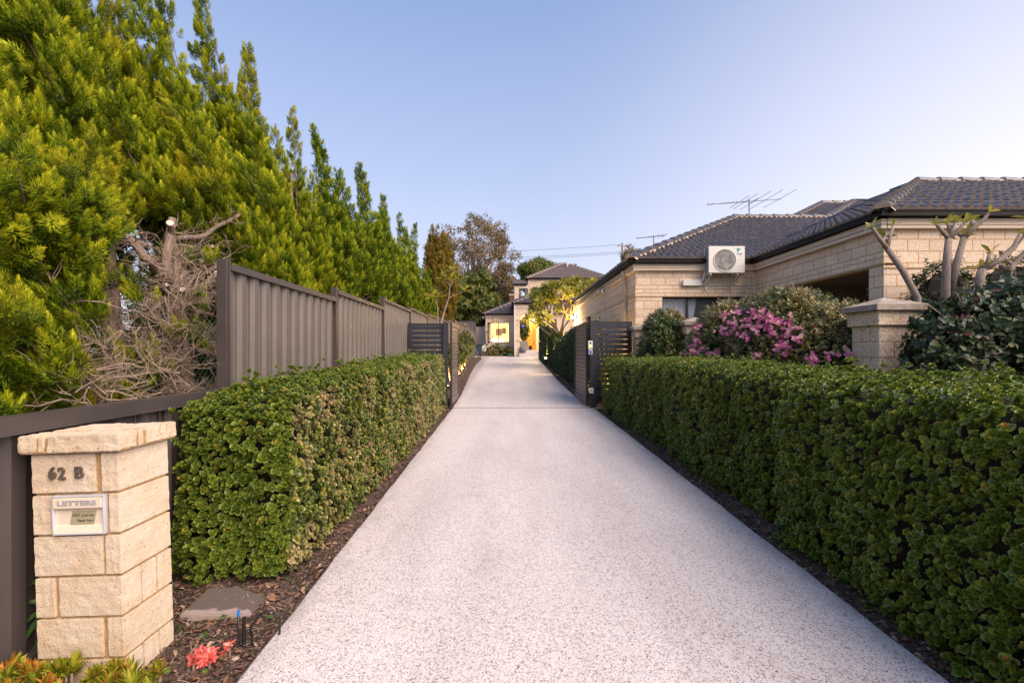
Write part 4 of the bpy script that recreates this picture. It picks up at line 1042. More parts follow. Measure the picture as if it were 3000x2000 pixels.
m.lathe((cxx.x, ay0 + .05, cxx.z), [(.0, 0), (.04, .005), (.045, .06)], 16, 'y')
m.build('fan', plain('grey_fan', (.22, .22, .23), .5), ac, fix=False)
m = MB(); nG = 9
for k in range(-nG + 1, nG):
    o_ = k * R / nG; h = sqrt(max(0, R * R - o_ * o_)) - .002
    m.box(cxx.x + o_ - .0022, cxx.x + o_ + .0022, ay0 - .006, ay0 - .002, cxx.z - h, cxx.z + h); m.box(cxx.x - h, cxx.x + h, ay0 - .0105, ay0 - .0065, cxx.z + o_ - .0022, cxx.z + o_ + .0022)
for q in (.06, .15): 
    pts = [(cxx.x + q * cos(2 * pi * k / 24), ay0 - .012, cxx.z + q * sin(2 * pi * k / 24)) for k in range(25)]; m.tube(pts, .002, 4)
m.build('grille', M_white, ac)
MB().box(ax0 + .012, ax0 + .014, ay0 + .05, ay1 - .05, az0 + .02, az1 - .02).build('coil', M_teal, ac)
m = MB()
for k in range(9): z = az0 + .03 + k * (az1 - az0 - .06) / 8; m.box(ax0 - .002, ax0 + .004, ay0 + .05, ay1 - .05, z - .004, z + .004)
for k in range(3): y = ay0 + .08 + k * .05; m.box(ax0 - .004, ax0 - .0025, y - .003, y + .003, az0 + .02, az1 - .02)
m.build('coil_guard', M_white, ac)
M_cyan = plain('teal_badge', (.0, .30, .36), .4); M_cyan2 = plain('dark_teal_badge', (.01, .10, .16), .4)
lx = W(1700 + 1200 * .3827, 500 + 595 * .3827, 10.33)
MB().extrude_poly([(lx.x, lx.z), (lx.x + .082, lx.z), (lx.x + .01, lx.z - .088)], 'y', ay0 - .003, ay0 - .0005).build('badge', M_cyan, ac)
MB().extrude_poly([(lx.x, lx.z - .0), (lx.x + .03, lx.z - .0), (lx.x, lx.z - .045)], 'y', ay0 - .0048, ay0 - .0032).build('badge', M_cyan2, ac)
text_mesh('lettering', 'DAIKIN', .036, M_cyan, ac, Vector((lx.x + .052 - ac.location.x, ay0 - .002 - ac.location.y, lx.z - .115 - ac.location.z)), .001, bold=.0006)
text_mesh('lettering', 'R32', .02, M_blacktxt, ac, Vector((lx.x + .07 - ac.location.x, ay0 - .002 - ac.location.y, lx.z - .147 - ac.location.z)), .001)
for z in (az0 + .14, az0 + .28): MB().box(cxx.x + R + .03, ax1 - .01, ay0 - .0015, ay0 - .0003, z - .0015, z + .0015).build('panel_seam', M_greytxt, ac)
for bxx in (ax0 + .05, ax1 - .14):
    m = MB(); m.box(bxx - .015, bxx + .015, ay0 + .02, 10.645, az0 - .035, az0 - .002); m.box(bxx - .015, bxx + .015, 10.615, 10.645, az0 - .33, az0 - .035)
    m.obox(((bxx), (ay0 + .10 + 10.62) / 2, az0 - .165), (.012, 0, 0), Vector((0, .17, -.13)), Vector((0, .009, .0115)))
    m.build('bracket', M_white, ac)
    MB().tube([(bxx, ay0 + .05, az0 - .035), (bxx, ay0 + .05, az0 - .06)], .025, 10).build('rubber_foot', M_black, ac)
dc = thing('pipe_cover', 'white pipe cover box and thin conduit running under the air conditioner on the brick wall', 'pipe cover', (4.2, 10.6, 2.95))
c0 = W(1700 + 787 * .3827, 500 + 880 * .3827, 10.58); c1 = W(1700 + 930 * .3827, 500 + 835 * .3827, 10.58)
MB().box(c0.x, c1.x, 10.57, 10.645, c0.z, c1.z).build('cover', M_cream if False else M_white, dc, bevel=.008)
m = MB(); m.tube([(c1.x, 10.61, c1.z - .03), (c1.x + .04, 10.60, c1.z + .0), (c1.x + .06, 10.58, c1.z + .12), (ax0 + .02, 10.56, az0 + .02)], .03, 8); m.build('hose', M_white, dc, smooth=True)
m = MB(); cz_ = W(0, 500 + 875 * .3827, 10.62).z; cx_ = W(1700 + 1337 * .3827, 0, 10.62).x
m.tube([(c1.x, 10.635, cz_), (cx_ - .03, 10.635, cz_), (cx_, 10.635, cz_ - .03), (cx_, 10.635, 2.0)], .011, 6); m.build('conduit', M_white, dc)
m = MB(); m.box(ax1 + .0, ax1 + .09, 10.58, 10.645, az0 + .02, az0 + .10); m.tube([(ax1 - .12, 10.56, az0 - .02), (ax1 - .1, 10.57, az0 - .1), (ax1, 10.6, az0 - .12), (ax1 + .05, 10.62, az0 - .02), (ax1 + .05, 10.62, az0 + .03)], .012, 6)
m.build('isolator_box', M_cream, dc)

# aerials
def aerial(name, label, X, Y, zbase, zboom, blen, mastx, n_long, n_short, el, lean, R=.012, flip=False):
    t_ = thing(name, label, 'antenna', (X, Y, zbase))
    MB().tube([(X, Y, zbase - .3), (X, Y, zboom + .05)], .018, 8).build('mast', M_steel, t_)
    d = Vector((1, 0, lean)).normalized(); c = Vector((X, Y, zboom)); A = c - d * mastx; m = MB(); m.tube([A, A + d * blen], R, 6); m.build('boom', M_steel, t_)
    for s, l_ in list(n_long) + list(n_short):
        p = A + d * s; MB().tube([p + Vector((0, -l_ / 2, 0)), p + Vector((0, l_ / 2, 0))], .007, 5).build('element', M_steel, t_)
X_ = (1700 + 1293 * .3827 - 1480) * 14.77 / F
zb_ = W(0, 590, 14.77).z
k_ = .3827 * 14.77 / F
aerial('roof_aerial', 'large television aerial with long slanting elements on the ridge of the right house', X_, 14.77, 5.5, zb_, 2.27, (1293 - 972) * k_,
       [((q - 972) * k_, l_) for q, l_ in ((1215, 1.25), (1262, 1.5), (1335, 1.85), (1415, 1.9), (1522, 1.8))], [((q - 972) * k_, .22) for q in (978, 1013, 1090, 1122, 1155, 1188, 1245, 1275)] + [((1325 - 972) * k_, .6)], 0, .075)
X_ = (1915 - 1480) * 17 / F; k_ = .3827 * 17 / F
aerial('roof_aerial', 'smaller television aerial poking up behind the left hip of the roof', X_, 17.0, 4.5, W(0, 693, 17).z, 225 * k_, 132 * k_,
       [((q) * k_, .6) for q in (150, 185, 215)], [(q * k_, .2) for q in (5, 90, 100, 120)], 0, .10, R=.014)
# security camera
sc_ = thing('security_camera', 'white security camera with a small dark solar panel under the eave of the right house', 'security camera', (2.85, 13.6, 3.1))
c = W(1700 + 185 * .3827, 500 + 915 * .3827, 13.6)
m = MB(); m.tube([(2.868, 13.6, c.z + .02), (2.80, 13.6, c.z + .02)], .02, 8); m.box(2.855, 2.868, 13.55, 13.65, c.z - .04, c.z + .08); m.build('mount', M_white, sc_)
m = MB(); m.lathe((2.76, 13.55, c.z - .02), [(.0, -.065), (.04, -.06), (.05, -.02), (.05, .06), (.0, .07)], 14, 'y'); m.build('camera_body', M_white, sc_, smooth=True)
m = MB(); m.lathe((2.76, 13.483, c.z - .02), [(.0, 0), (.024, .001), (.026, .01)], 12, 'y'); m.build('lens', M_black, sc_)
MB().obox((2.70, 13.75, c.z + .05), (.055, 0, .07), (0, .08, 0), (-.006, 0, .005)).build('solar_panel', M_cyan2, sc_)

# ------------------------------------------------------------------ limestone wall pillars
def stone_pillar(label, x, y, zt, w_=.405, zb=None):
    zb = g(y) - .1 if zb is None else zb
    t_ = thing('stone_pillar', label, 'pillar', (x + w_ / 2, y + w_ / 2, zb), 'stone pillars of the side wall')
    L = Vector((x + w_ / 2, y + w_ / 2, zb)); H = zt - .20 - zb - .16
    bl = []; nC = int(H / .172); z = H
    for k in range(nC + 1):
        z1 = H - k * .172 - .004; z0 = max(0, z1 - .166)
        if z1 <= 0.02: break
        h = w_ / 2; s = (k % 2)
        if s: bl += [(-h, -h + .16, -h, h, z0, z1), (-h + .168, h, -h, -h + .2, z0, z1), (-h + .168, h, -h + .208, h, z0, z1)]
        else: bl += [(-h, h, -h, -h + .12, z0, z1), (-h, h, -h + .128, -h + .25, z0, z1), (-h, h, -h + .258, h, z0, z1)]
    rough_blocks(bl, M_block2, 'stone_blocks', t_, seed=2)
    MB().box(-w_ / 2 + .008, w_ / 2 - .008, -w_ / 2 + .008, w_ / 2 - .008, 0, H).build('mortar', M_mortar, t_, world=False)
    h = w_ / 2 + .035; MB().box(-h, h, -h, h, H + .001, H + .16).build('neck_course', M_block2, t_, world=False, bevel=.006)
    h = w_ / 2 + .085; m = MB(); z0 = H + .162
    m.box(-h, h, -h, h, z0, z0 + .06); m.add([(-h, -h, z0 + .061), (h, -h, z0 + .061), (h, h, z0 + .061), (-h, h, z0 + .061), (0, 0, z0 + .16)], [(0, 1, 4), (1, 2, 4), (2, 3, 4), (3, 0, 4), (3, 2, 1, 0)])
    m.build('pyramid_cap', M_capstone, t_, world=False)
    return t_
M_block2 = brickmat('pitted_limestone', row=3, width=3, c1=(.72, .58, .44), c2=(.72, .58, .44), mortar=(.4, .3, .2), speck=(.22, .17, .12))
stone_pillar('nearest stone pillar with a pyramid cap, between the flowering hedge and the climber hedge', 4.02, 5.2, 2.10)
stone_pillar('middle stone pillar, showing between the small round shrub and the pink flowering hedge', 3.30, 8.75, 2.14)
stone_pillar('far stone pillar against the end of the right slatted screen', 2.76, 10.15, 2.12, w_=.36)

# ------------------------------------------------------------------ gates and slatted screens
def slats(m, x0, x1, y, z0, z1, n, gap, th=.018, axis='x'):
    h = ((z1 - z0) - gap * (n - 1)) / n
    for k in range(n):
        a = z0 + k * (h + gap)
        if axis == 'x': m.box(x0, x1, y, y + th, a, a + h)
        else: m.box(y, y + th, x0, x1, a, a + h)
GZ = g(10.5)
def post(m, x0, x1, y0, y1, z0, z1): m.box(x0, x1, y0, y1, z0, z1 - .012); m.box(x0 - .004, x1 + .004, y0 - .004, y1 + .004, z1 - .012, z1)
ls = thing('slatted_screen', 'charcoal slatted screen at the far end of the left hedge, joining fence and gate', 'screen', (-1.7, 10.5, GZ))
zt = W(0, 947, 10.5).z
m = MB(); slats(m, -2.03, -1.40, 10.50, GZ + .1, zt - .06, 16, .016); m.build('slats', M_slat, ls)
m = MB(); post(m, -2.10, -2.03, 10.47, 10.54, GZ - .1, zt + .01); m.build('post', M_slat, ls)
m = MB(); post(m, -1.345, -1.25, 10.45, 10.54, GZ - .1, zt + .01); m.build('post', M_slat, ls)
m = MB(); m.box(-1.40, -1.35, 10.49, 10.53, GZ + .05, zt); m.box(-2.03, -1.40, 10.495, 10.525, zt - .055, zt); m.build('frame', M_slat, ls)
def gate_leaf(label, x, y0, y1, z0, z1, side):
    t_ = thing('driveway_gate', label, 'gate', (x, y0, z0))
    MB().box(x - .022, x + .022, y0, y0 + .07, z0 + .03, z1).build('stile', M_slat, t_); MB().box(x - .022, x + .022, y1 - .06, y1, z0 + .05, z1).build('stile', M_slat, t_)
    MB().box(x - .02, x + .02, y0 + .07, y1 - .06, z1 - .07, z1 - .004).build('rail', M_slat_warmlit, t_); MB().box(x - .02, x + .02, y0 + .07, y1 - .06, z0 + .05, z0 + .20).build('rail', M_slat_warmlit, t_)
    m = MB(); slats(m, y0 + .07, y1 - .06, x - .008, z0 + .212, z1 - .082, 17, .012, .016, 'y'); m.build('slats', M_slat_warmlit, t_)
    m = MB(); m.tube([(x, y0 - .02, z0 + .25), (x, y0 - .02, z0 + .33)], .014, 8); m.tube([(x, y0 - .02, z1 - .35), (x, y0 - .02, z1 - .27)], .014, 8); m.build('hinge', M_slat, t_)
gate_leaf('left leaf of the slatted driveway gate, swung open and seen almost edge on', -1.185, 10.60, 12.1, GZ, W(0, 944, 10.6).z, 1)
gate_leaf('right leaf of the slatted driveway gate, swung open, its inner slats lit bronze', 1.79, 10.60, 12.3, GZ, W(0, 942, 10.6).z, -1)
rs = thing('slatted_screen', 'dark slatted screen with glowing gaps between the right gate post and the stone pillar', 'screen', (2.3, 10.5, GZ))
zt = W(0, 941, 10.45).z
m = MB(); post(m, 1.79 + .05, 1.97, 10.42, 10.52, GZ - .1, zt + .01); pst = m.build('gate_post', M_slat, rs)
m = MB(); slats(m, 1.97, 2.66, 10.47, GZ + .1, zt - .075, 16, .019); m.build('slats', M_slat, rs)
m = MB(); m.box(1.97, 2.66, 10.465, 10.49, zt - .07, zt); m.box(2.66, 2.74, 10.45, 10.52, GZ - .1, zt); m.build('frame', M_slat, rs)
ic = thing('intercom', 'white intercom panel with a dark lens and yellow label on the right gate post', 'intercom', (1.9, 10.42, 1.6))
p0, p1 = W(1640 + 362 * .2297, 860 + 705 * .2297, 10.41), W(1640 + 418 * .2297, 860 + 601 * .2297, 10.41)
MB().box(p0.x, p1.x, 10.395, 10.419, p0.z, p1.z).build('panel', M_white, ic, bevel=.004)
xc = (p0.x + p1.x) / 2
m = MB(); m.lathe((xc, 10.39, p1.z - .045), [(0, 0), (.018, .001), (.021, .006)], 14, 'y'); m.build('lens', M_black, ic)
MB().box(p0.x + .015, p1.x - .02, 10.391, 10.3945, p0.z + .045, p0.z + .075).build('name_label', glow('lit_label', (.9, .65, .12), .5), ic)
MB().box(p1.x - .035, p1.x - .015, 10.391, 10.3945, p0.z + .015, p0.z + .033).build('button', M_greytxt, ic)
kp = thing('keypad', 'blue and white numeric keypad fixed below the intercom on the right gate post', 'keypad', (1.9, 10.42, 1.4))
p0, p1 = W(1640 + 369 * .2297, 860 + 775 * .2297, 10.41), W(1640 + 415 * .2297, 860 + 709 * .2297, 10.41)
MB().box(p0.x, p1.x, 10.398, 10.419, p0.z, p1.z).build('panel', M_white, kp, bevel=.004)
M_blue = plain('blue_plastic', (.03, .10, .42), .4); w3 = (p1.x - p0.x - .03) / 3; h4 = (p1.z - p0.z - .035) / 4
for i in range(3):
    for q in range(4): MB().box(p0.x + .015 + i * w3 + .001, p0.x + .015 + (i + 1) * w3 - .001, 10.394, 10.3975, p0.z + .012 + q * h4 + .001, p0.z + .012 + (q + 1) * h4 - .001).build('key', M_blue, kp)
so_ = thing('power_outlet', 'small white outlet box low on the right gate post beside the hedge', 'outlet', (1.93, 10.42, .6))
p0, p1 = W(1640 + 375 * .2297, 860 + 1271 * .2297, 10.41), W(1640 + 428 * .2297, 860 + 1200 * .2297, 10.41)
MB().box(p0.x, p1.x, 10.375, 10.419, p0.z, p1.z).build('box', M_white, so_, bevel=.004)
MB().box(p0.x + .03, p1.x - .03, 10.370, 10.3745, p0.z + .04, p1.z - .04).build('socket', M_greytxt, so_)

# ================================================================== LEAFY MASSES beside the right-hand house
def ell_samples(E, dens, pw=1.0):
    """E: list of (c, r); surface samples of a union of ellipsoids"""
    Ps, Ns = [], []
    for i, (c, r) in enumerate(E):
        c = np.array(c, float); r = np.array(r, float)
        n = int(4 * pi * ((r[0] * r[1]) ** 1.6 / 3 + (r[0] * r[2]) ** 1.6 / 3 + (r[1] * r[2]) ** 1.6 / 3) ** (1 / 1.6) * dens)
        d = rng.normal(0, 1, (n, 3)); d /= np.linalg.norm(d, axis=1, keepdims=True)
        if pw != 1.0:
            d = np.sign(d) * np.abs(d) ** pw; d /= (np.sum(np.abs(d) ** (2 / pw), axis=1, keepdims=True)) ** (pw / 2)
        P = c + d * r; N = d / r; N /= np.linalg.norm(N, axis=1, keepdims=True)
        ok = np.ones(n, bool)
        for j, (c2, r2) in enumerate(E):
            if j != i: ok &= np.sum(((P - np.array(c2)) / np.array(r2)) ** 2, axis=1) > .86
        Ps.append(P[ok]); Ns.append(N[ok])
    return np.concatenate(Ps), np.concatenate(Ns)
def ray_surf(E, px, py):
    o = np.array([0, 0, CAM_Z]); d = np.array([(px - 1480) / F, 1, (1032 - py) / F]); best = None
    for c, r in E:
        c = np.array(c); r = np.array(r); a = (d / r) @ (d / r); oc = (o - c) / r; b = 2 * (oc @ (d / r)); cc = oc @ oc - 1; D_ = b * b - 4 * a * cc
        if D_ > 0:
            t_ = (-b - sqrt(D_)) / (2 * a)
            if best is None or t_ < best[0]: n_ = ((o + d * t_) - c) / r / r; best = (t_, o + d * t_, n_ / np.linalg.norm(n_))
    return best
def leaf_mass(name, label, cat, E, Ts, dens, mat, sc=1.0, up=.5, amp=.08, pw=1.0, core=.76, stems=10, zg=None, group=None, corem=None, flat=0.0, gapk=.5, part='foliage', zmin=None):
    c0 = E[0][0]; zg = g(c0[1]) if zg is None else zg
    t_ = thing(name, label, cat, (c0[0], c0[1], zg), group)
    P, N = ell_samples(E, dens, pw)
    if zmin is not None: k = P[:, 2] > zmin; P, N = P[k], N[k]
    P = P + N * (amp * lump(P, 1.7, c0[0]) + .5 * amp * lump(P, 4.0, c0[1]))[:, None]
    keep = (lump(P, 2.6, 1.7) > -gapk) | (rng.uniform(0, 1, len(P)) < .4); P, N = P[keep], N[keep]
    P = P - N * rng.uniform(-.03, .09, (len(P), 1)); ax = N * .7 + np.array([0, 0, up]) + rng.normal(0, .35, P.shape)
    parts = []; k = rng.integers(0, len(Ts), len(P))
    for i, T in enumerate(Ts):
        s = k == i; parts.append(scatter(T, P[s], ax[s], sc * rng.uniform(.65, 1.3, s.sum())))
    V, Fc, r1, R1 = merge(parts); fmesh(part, V, Fc, mat, t_, r1, R1)
    m = MB()
    for c, r in E:
        b = len(m.v); nu, nv = 14, 9
        for a in range(nv + 1):
            for q in range(nu):
                th, ph = pi * a / nv, 2 * pi * q / nu; k_ = core * (1 + .06 * sin(5 * th + 3 * ph))
                m.v.append((c[0] + r[0] * k_ * sin(th) * cos(ph), c[1] + r[1] * k_ * sin(th) * sin(ph), max(zg - .05, c[2] + r[2] * k_ * cos(th))))
        for a in range(nv):
            for q in range(nu): m.f.append((b + a * nu + q, b + a * nu + (q + 1) % nu, b + (a + 1) * nu + (q + 1) % nu, b + (a + 1) * nu + q)); m.m.append(0)
        for s in range(stems):
            a = random.uniform(0, 6.28); p = Vector((c[0] + .1 * cos(a), c[1] + .1 * sin(a), zg - .1)); th = random.uniform(.2, 1.4)
            q = Vector((c[0] + r[0] * sin(th) * cos(a), c[1] + r[1] * sin(th) * sin(a), c[2] + r[2] * cos(th)))
            m.tube([p, p.lerp(q, .5) + Vector((random.uniform(-.05, .05), random.uniform(-.05, .05), .05)), q * 1.0], [.016, .009, .004], 4)
    m.build('branches', corem or M_twig, t_)
    return t_
LS = [leaf_sprig(6, .056, .038, s, H=.07) for s in range(4)]
LSB = [leaf_sprig(6, .072, .054, s + 10, H=.10, tipred=.20) for s in range(4)]
EB = [((3.72, 7.95, 1.15), (.62, .75, 1.12)), ((4.05, 7.0, 1.2), (.78, .95, 1.14)), ((4.25, 6.25, 1.12), (.68, .62, .96))]
bo = leaf_mass('flowering_hedge', 'large rounded bougainvillea hedge dotted with magenta flowers between two stone pillars', 'hedge', EB, LS, 620, L_boug, sc=.82, pw=.8, amp=.045, gapk=2, zmin=.9)
FLW = rosette(5, .05, .045, 6, 77, open_=.3, yel=.35)
spots = [(1200, 1100), (1210, 1160), (1185, 1190), (1250, 1110), (1160, 1180), (1110, 1175), (1090, 1260), (1180, 1260), (1240, 1250), (1285, 1190), (1340, 1155), (1330, 1300), (1385, 1110), (1390, 1160), (1350, 1220), (1400, 1230), (1440, 1150), (1470, 1145),
         (1460, 1190), (1380, 1275), (1450, 1250), (1500, 1240), (1540, 1160), (930, 1300), (915, 1340), (960, 1380), (980, 1370), (900, 1410), (850, 1430), (830, 1400), (1035, 1395), (1090, 1410), (1075, 1440), (1100, 1390), (1190, 1455), (1380, 1430), (1375, 1445), (990, 1450),
         (1540, 1370), (1300, 1275), (1430, 1110), (1520, 1220), (950, 1230), (1150, 1205), (1500, 1200), (1340, 1180), (1220, 1185), (1550, 1200), (1490, 1260), (1420, 1190)]
spots = [(1700 + x * .3827, 500 + y * .3827) for x, y in spots] + [(2300 + x * .3955, 500 + y * .3955) for x, y in [(30, 1150), (60, 1190), (30, 1210), (70, 1230), (10, 1250), (130, 1215), (110, 1250), (150, 1285), (40, 1285), (20, 1310), (50, 1335), (60, 1360), (230, 1415), (250, 1430), (320, 1365), (360, 1370), (430, 1375), (10, 1180)]]
Pf, Nf = [], []
for (x, y) in spots:
    for k in range(3):
        h = ray_surf(EB, x + random.gauss(0, 8), y + random.gauss(0, 8))
        if h: Pf.append(h[1] + h[2] * random.uniform(.10, .17)); Nf.append(h[2] + np.array([0, -.3, .2]))
Pf, Nf = np.array(Pf), np.array(Nf)
V, Fc, r1, R1 = scatter(FLW, Pf, Nf + rng.normal(0, .4, Nf.shape), rng.uniform(.75, 1.25, len(Pf)))
fmesh('flowers', V, Fc, L_flower, bo, r1, R1)
# dry clipped twig tips over the crown of the hedge
def dry_tips(parent, E, n, zmin_, L=.10, name='dry_twig_tips', mat=None):
    P, N = ell_samples(E, 400); k = (N[:, 2] > zmin_) & (P[:, 2] > .9); P, N = P[k], N[k]; s = rng.choice(len(P), min(n, len(P)), replace=False); m = MB()
    for p, q in zip(P[s], N[s]):
        if lump(p[None], 1.4, 4)[0] < -.15: continue
        p = Vector(p); d = Vector(q) + Vector((random.gauss(0, .6), random.gauss(0, .6), random.gauss(.1, .5))); d.normalize(); l_ = L * random.uniform(.5, 1.3)
        m.tube([p - d * .03, p + d * l_ * .6, p + d * l_ + Vector((random.gauss(0, .02), random.gauss(0, .02), 0))], [.0055, .0045, .003], 3, cap=False)
    m.build(name, mat or M_twig_pale, parent)
dry_tips(bo, EB, 2400, .2)
ES = [((3.12, 9.45, 1.15), (.46, .62, 1.12))]
sm = leaf_mass('rounded_hedge', 'smaller rounded dark hedge shrub between the far and middle stone pillars', 'hedge', ES, LS, 620, L_boug, sc=.82, pw=.8, amp=.035, gapk=2, zmin=.9)
dry_tips(sm, ES, 900, .2)
EC = [((4.62, 4.72, 1.1), (.62, .36, .88)), ((5.35, 4.75, 1.2), (.85, .5, 1.02)), ((6.2, 4.9, 1.25), (.8, .55, 1.1))]
cb = leaf_mass('climber_hedge', 'dark leafy climber hedge with large heart shaped leaves and reddish tips at the right edge', 'hedge', EC, LSB, 270, L_climb, pw=.75, amp=.09, up=.2, gapk=2, zmin=.9)
dry_tips(cb, EC, 260, -.4, .16)
EW = [((5.95, 6.55, 2.05), (.52, .30, .62)), ((6.85, 6.55, 2.1), (.7, .32, .66))]
leaf_mass('wall_shrub', 'leafy shrub with red new shoots against the brick wall behind the upright frangipani', 'shrub', EW, LSB, 120, L_climb, sc=.8, amp=.08, gapk=.3)

# ------------------------------------------------------------------ frangipani trees
def long_leaf(L=.26, Wd=.075, droop=.25):
    ys = [0, .25, .6, .85, 1.0]; ws = [.12, .72, 1.0, .6, .02]; v, f = [], []
    for y, w_ in zip(ys, ws):
        z = .08 * L * y - droop * L * y * y
        v += [(-w_ * Wd / 2, y * L, z + .10 * w_ * Wd), (0, y * L, z), (w_ * Wd / 2, y * L, z + .10 * w_ * Wd)]
    for i in range(4):
        a = 3 * i
        for k in (0, 1): f += [(a + k, a + k + 1, a + k + 4), (a + k, a + k + 4, a + k + 3)]
    rim = np.array([1, 0, 1] * 5, float)
    return np.array(v), f, rim
def frang_ros(nl=11, L=.26, Wd=.075, seed=0, e0=.1, e1=1.0):
    r = random.Random(seed); out = []
    for i in range(nl):
        t_ = i / (nl - 1); lv, lf, rim = long_leaf(L * (1 - .4 * t_) * r.uniform(.85, 1.1), Wd * (1 - .3 * t_), r.uniform(.1, .4))
        R_ = rotm(i * 2.4 + r.uniform(-.3, .3), e0 + (e1 - e0) * t_ + r.uniform(-.2, .2)); out.append((lv @ R_.T, lf, .15 * t_ + r.uniform(-.08, .08), rim))
    return T_pack(out)
FR = [frang_ros(seed=s) for s in range(3)]; FR_S = [frang_ros(4, .13, .05, s, .5, 1.2) for s in range(3)]
def put(parent, Ts, tips, mat, sc, name='crown'):
    P = np.array([t_[0] for t_ in tips]); A = np.array([t_[1] for t_ in tips]); k = rng.integers(0, len(Ts), len(P)); parts = []
    for i, T in enumerate(Ts):
        s = k == i
        if s.sum(): parts.append(scatter(T, P[s], A[s], sc * rng.uniform(.8, 1.15, s.sum())))
    V, Fc, r1, R1 = merge(parts); return fmesh(name, V, Fc, mat, parent, r1, R1)
def Wc(x, y, Y): return W(2300 + x * .3955, 500 + y * .3955, Y)
def stem_tree(label, Y, stems, leafy, group=None, sc=1.0):
    b0 = stems[0][0][0]; t_ = thing('frangipani_tree', label, 'frangipani', (b0.x, b0.y, g(Y)), group)
    m = MB()
    for pts, ra, rb in stems:
        pts = [Vector(p) for p in pts]; n = len(pts); m.tube(pts, [ra + (rb - ra) * i / (n - 1) for i in range(n)], 9)
    m.build('trunk', M_frang, t_, smooth=True)
    tips = []
    for pts, ra, rb in stems:
        if (len(pts) > 1 and leafy(pts)): d = (Vector(pts[-1]) - Vector(pts[-2])).normalized(); tips.append((np.array(pts[-1]) + np.array(d) * .01, np.array(d) + rng.normal(0, .15, 3)))
    if tips: put(t_, FR_S, tips, L_frang, sc)
    return t_
def gd(p): return Vector((p.x, p.y, g(p.y) - .1))
Y = 5.95; b = Wc(980, 940, Y)
stem_tree('leaning two pronged frangipani stem rising right behind the nearest stone pillar', Y,
          [([gd(b), b, Wc(870, 740, Y), Wc(755, 575, Y)], .042, .033), ([Wc(755, 575, Y), Wc(700, 505, Y - .03), Wc(648, 425, Y - .05)], .028, .020), ([Wc(755, 575, Y), Wc(778, 500, Y + .03), Wc(800, 405, Y + .05)], .026, .014), ([Wc(720, 530, Y), Wc(742, 490, Y + .08)], .02, .018)], lambda p: True, sc=1.2)
Y = 6.05; b = Wc(1187, 880, Y)
stem_tree('upright frangipani with several short forked arms against the street wall of the right house', Y,
          [([gd(b), b, Wc(1195, 680, Y), Wc(1212, 505, Y)], .052, .038), ([Wc(1212, 505, Y), Wc(1165, 450, Y), Wc(1122, 400, Y)], .028, .018), ([Wc(1212, 505, Y), Wc(1240, 440, Y), Wc(1262, 385, Y)], .03, .018), ([Wc(1225, 470, Y + .05), Wc(1205, 390, Y + .1)], .022, .016), ([Wc(1232, 490, Y + .03), Wc(1295, 430, Y + .06), Wc(1330, 385, Y + .06)], .026, .016),
           ([Wc(1225, 880, Y + .1), Wc(1270, 690, Y + .1), Wc(1325, 495, Y + .1)], .045, .036), ([Wc(1325, 495, Y + .1), Wc(1400, 420, Y + .08), Wc(1470, 365, Y + .05), Wc(1510, 312, Y + .05)], .036, .016), ([Wc(1325, 495, Y + .1), Wc(1270, 455, Y + .2), Wc(1220, 400, Y + .25)], .026, .018), ([Wc(1400, 420, Y + .08), Wc(1390, 375, Y + .2)], .028, .024)], lambda p: True, sc=1.2)
Y = 5.7; b = Wc(1440, 815, Y)
stem_tree('frangipani at the right edge with thick grey arms reaching up to the right', Y,
          [([gd(b), b, Wc(1460, 730, Y)], .05, .045), ([Wc(1460, 730, Y), Wc(1600, 655, Y), Wc(1700, 560, Y), Wc(1745, 470, Y)], .042, .022), ([Wc(1485, 720, Y), Wc(1505, 660, Y), Wc(1515, 612, Y)], .028, .016), ([Wc(1600, 700, Y + .2), Wc(1660, 770, Y + .2), Wc(1720, 660, Y + .2), Wc(1790, 590, Y + .2)], .034, .026),
           ([Wc(1650, 740, Y + .1), Wc(1690, 700, Y + .1), Wc(1640, 660, Y + .3)], .02, .018), ([Wc(1700, 560, Y), Wc(1790, 440, Y), Wc(1800, 360, Y)], .026, .016)], lambda p: True, sc=1.5)

def fork_tree(name, label, cat, base, top_c, top_r, depth, mat, leafT, lsc, bark=None, r0=.07, seed=1, group=None, nst=3, spread=.75, shr=(.68, .88)):
    r = random.Random(seed); t_ = thing(name, label, cat, tuple(base), group); m = MB(); tips = []
    C_ = Vector(top_c); Rr = Vector(top_r)
    def go(p, d, L, rad, k):
        mid = p + d * L * .5 + Vector((r.gauss(0, .05), r.gauss(0, .05), .02)) * L; q = p + d * L
        e = Vector(((q.x - C_.x) / Rr.x, (q.y - C_.y) / Rr.y, (q.z - C_.z) / Rr.z))
        m.tube([p, mid, q], [rad, rad * .88, rad * .78], 6)
        if k == 0 or (e.length > 1.0 and (e.z > -.4 or abs(e.x) > 1 or abs(e.y) > 1)): tips.append((np.array(q), np.array(d + Vector((0, 0, .4))))); return
        n = 2 if r.random() < .45 else 3; a0 = r.uniform(0, 6.28); o1 = d.orthogonal().normalized(); o2 = d.cross(o1)
        for i in range(n):
            a = a0 + i * 2 * pi / n + r.uniform(-.3, .3); nd = (d + (o1 * cos(a) + o2 * sin(a)) * spread * r.uniform(.7, 1.2) + Vector((0, 0, .12))).normalized()
            go(q, nd, L * r.uniform(*shr), rad * .72, k - 1)
    b = Vector(base)
    for s in range(nst):
        a = s * 2 * pi / nst + r.uniform(-.4, .4); d = Vector((cos(a) * .55, sin(a) * .45, 1)).normalized()
        go(b + Vector((0, 0, -.1)), d, (C_.z - b.z) * .55, r0, depth)
    m.build('trunk', bark or M_frang, t_, smooth=True); put(t_, leafT, tips, mat, lsc); return t_
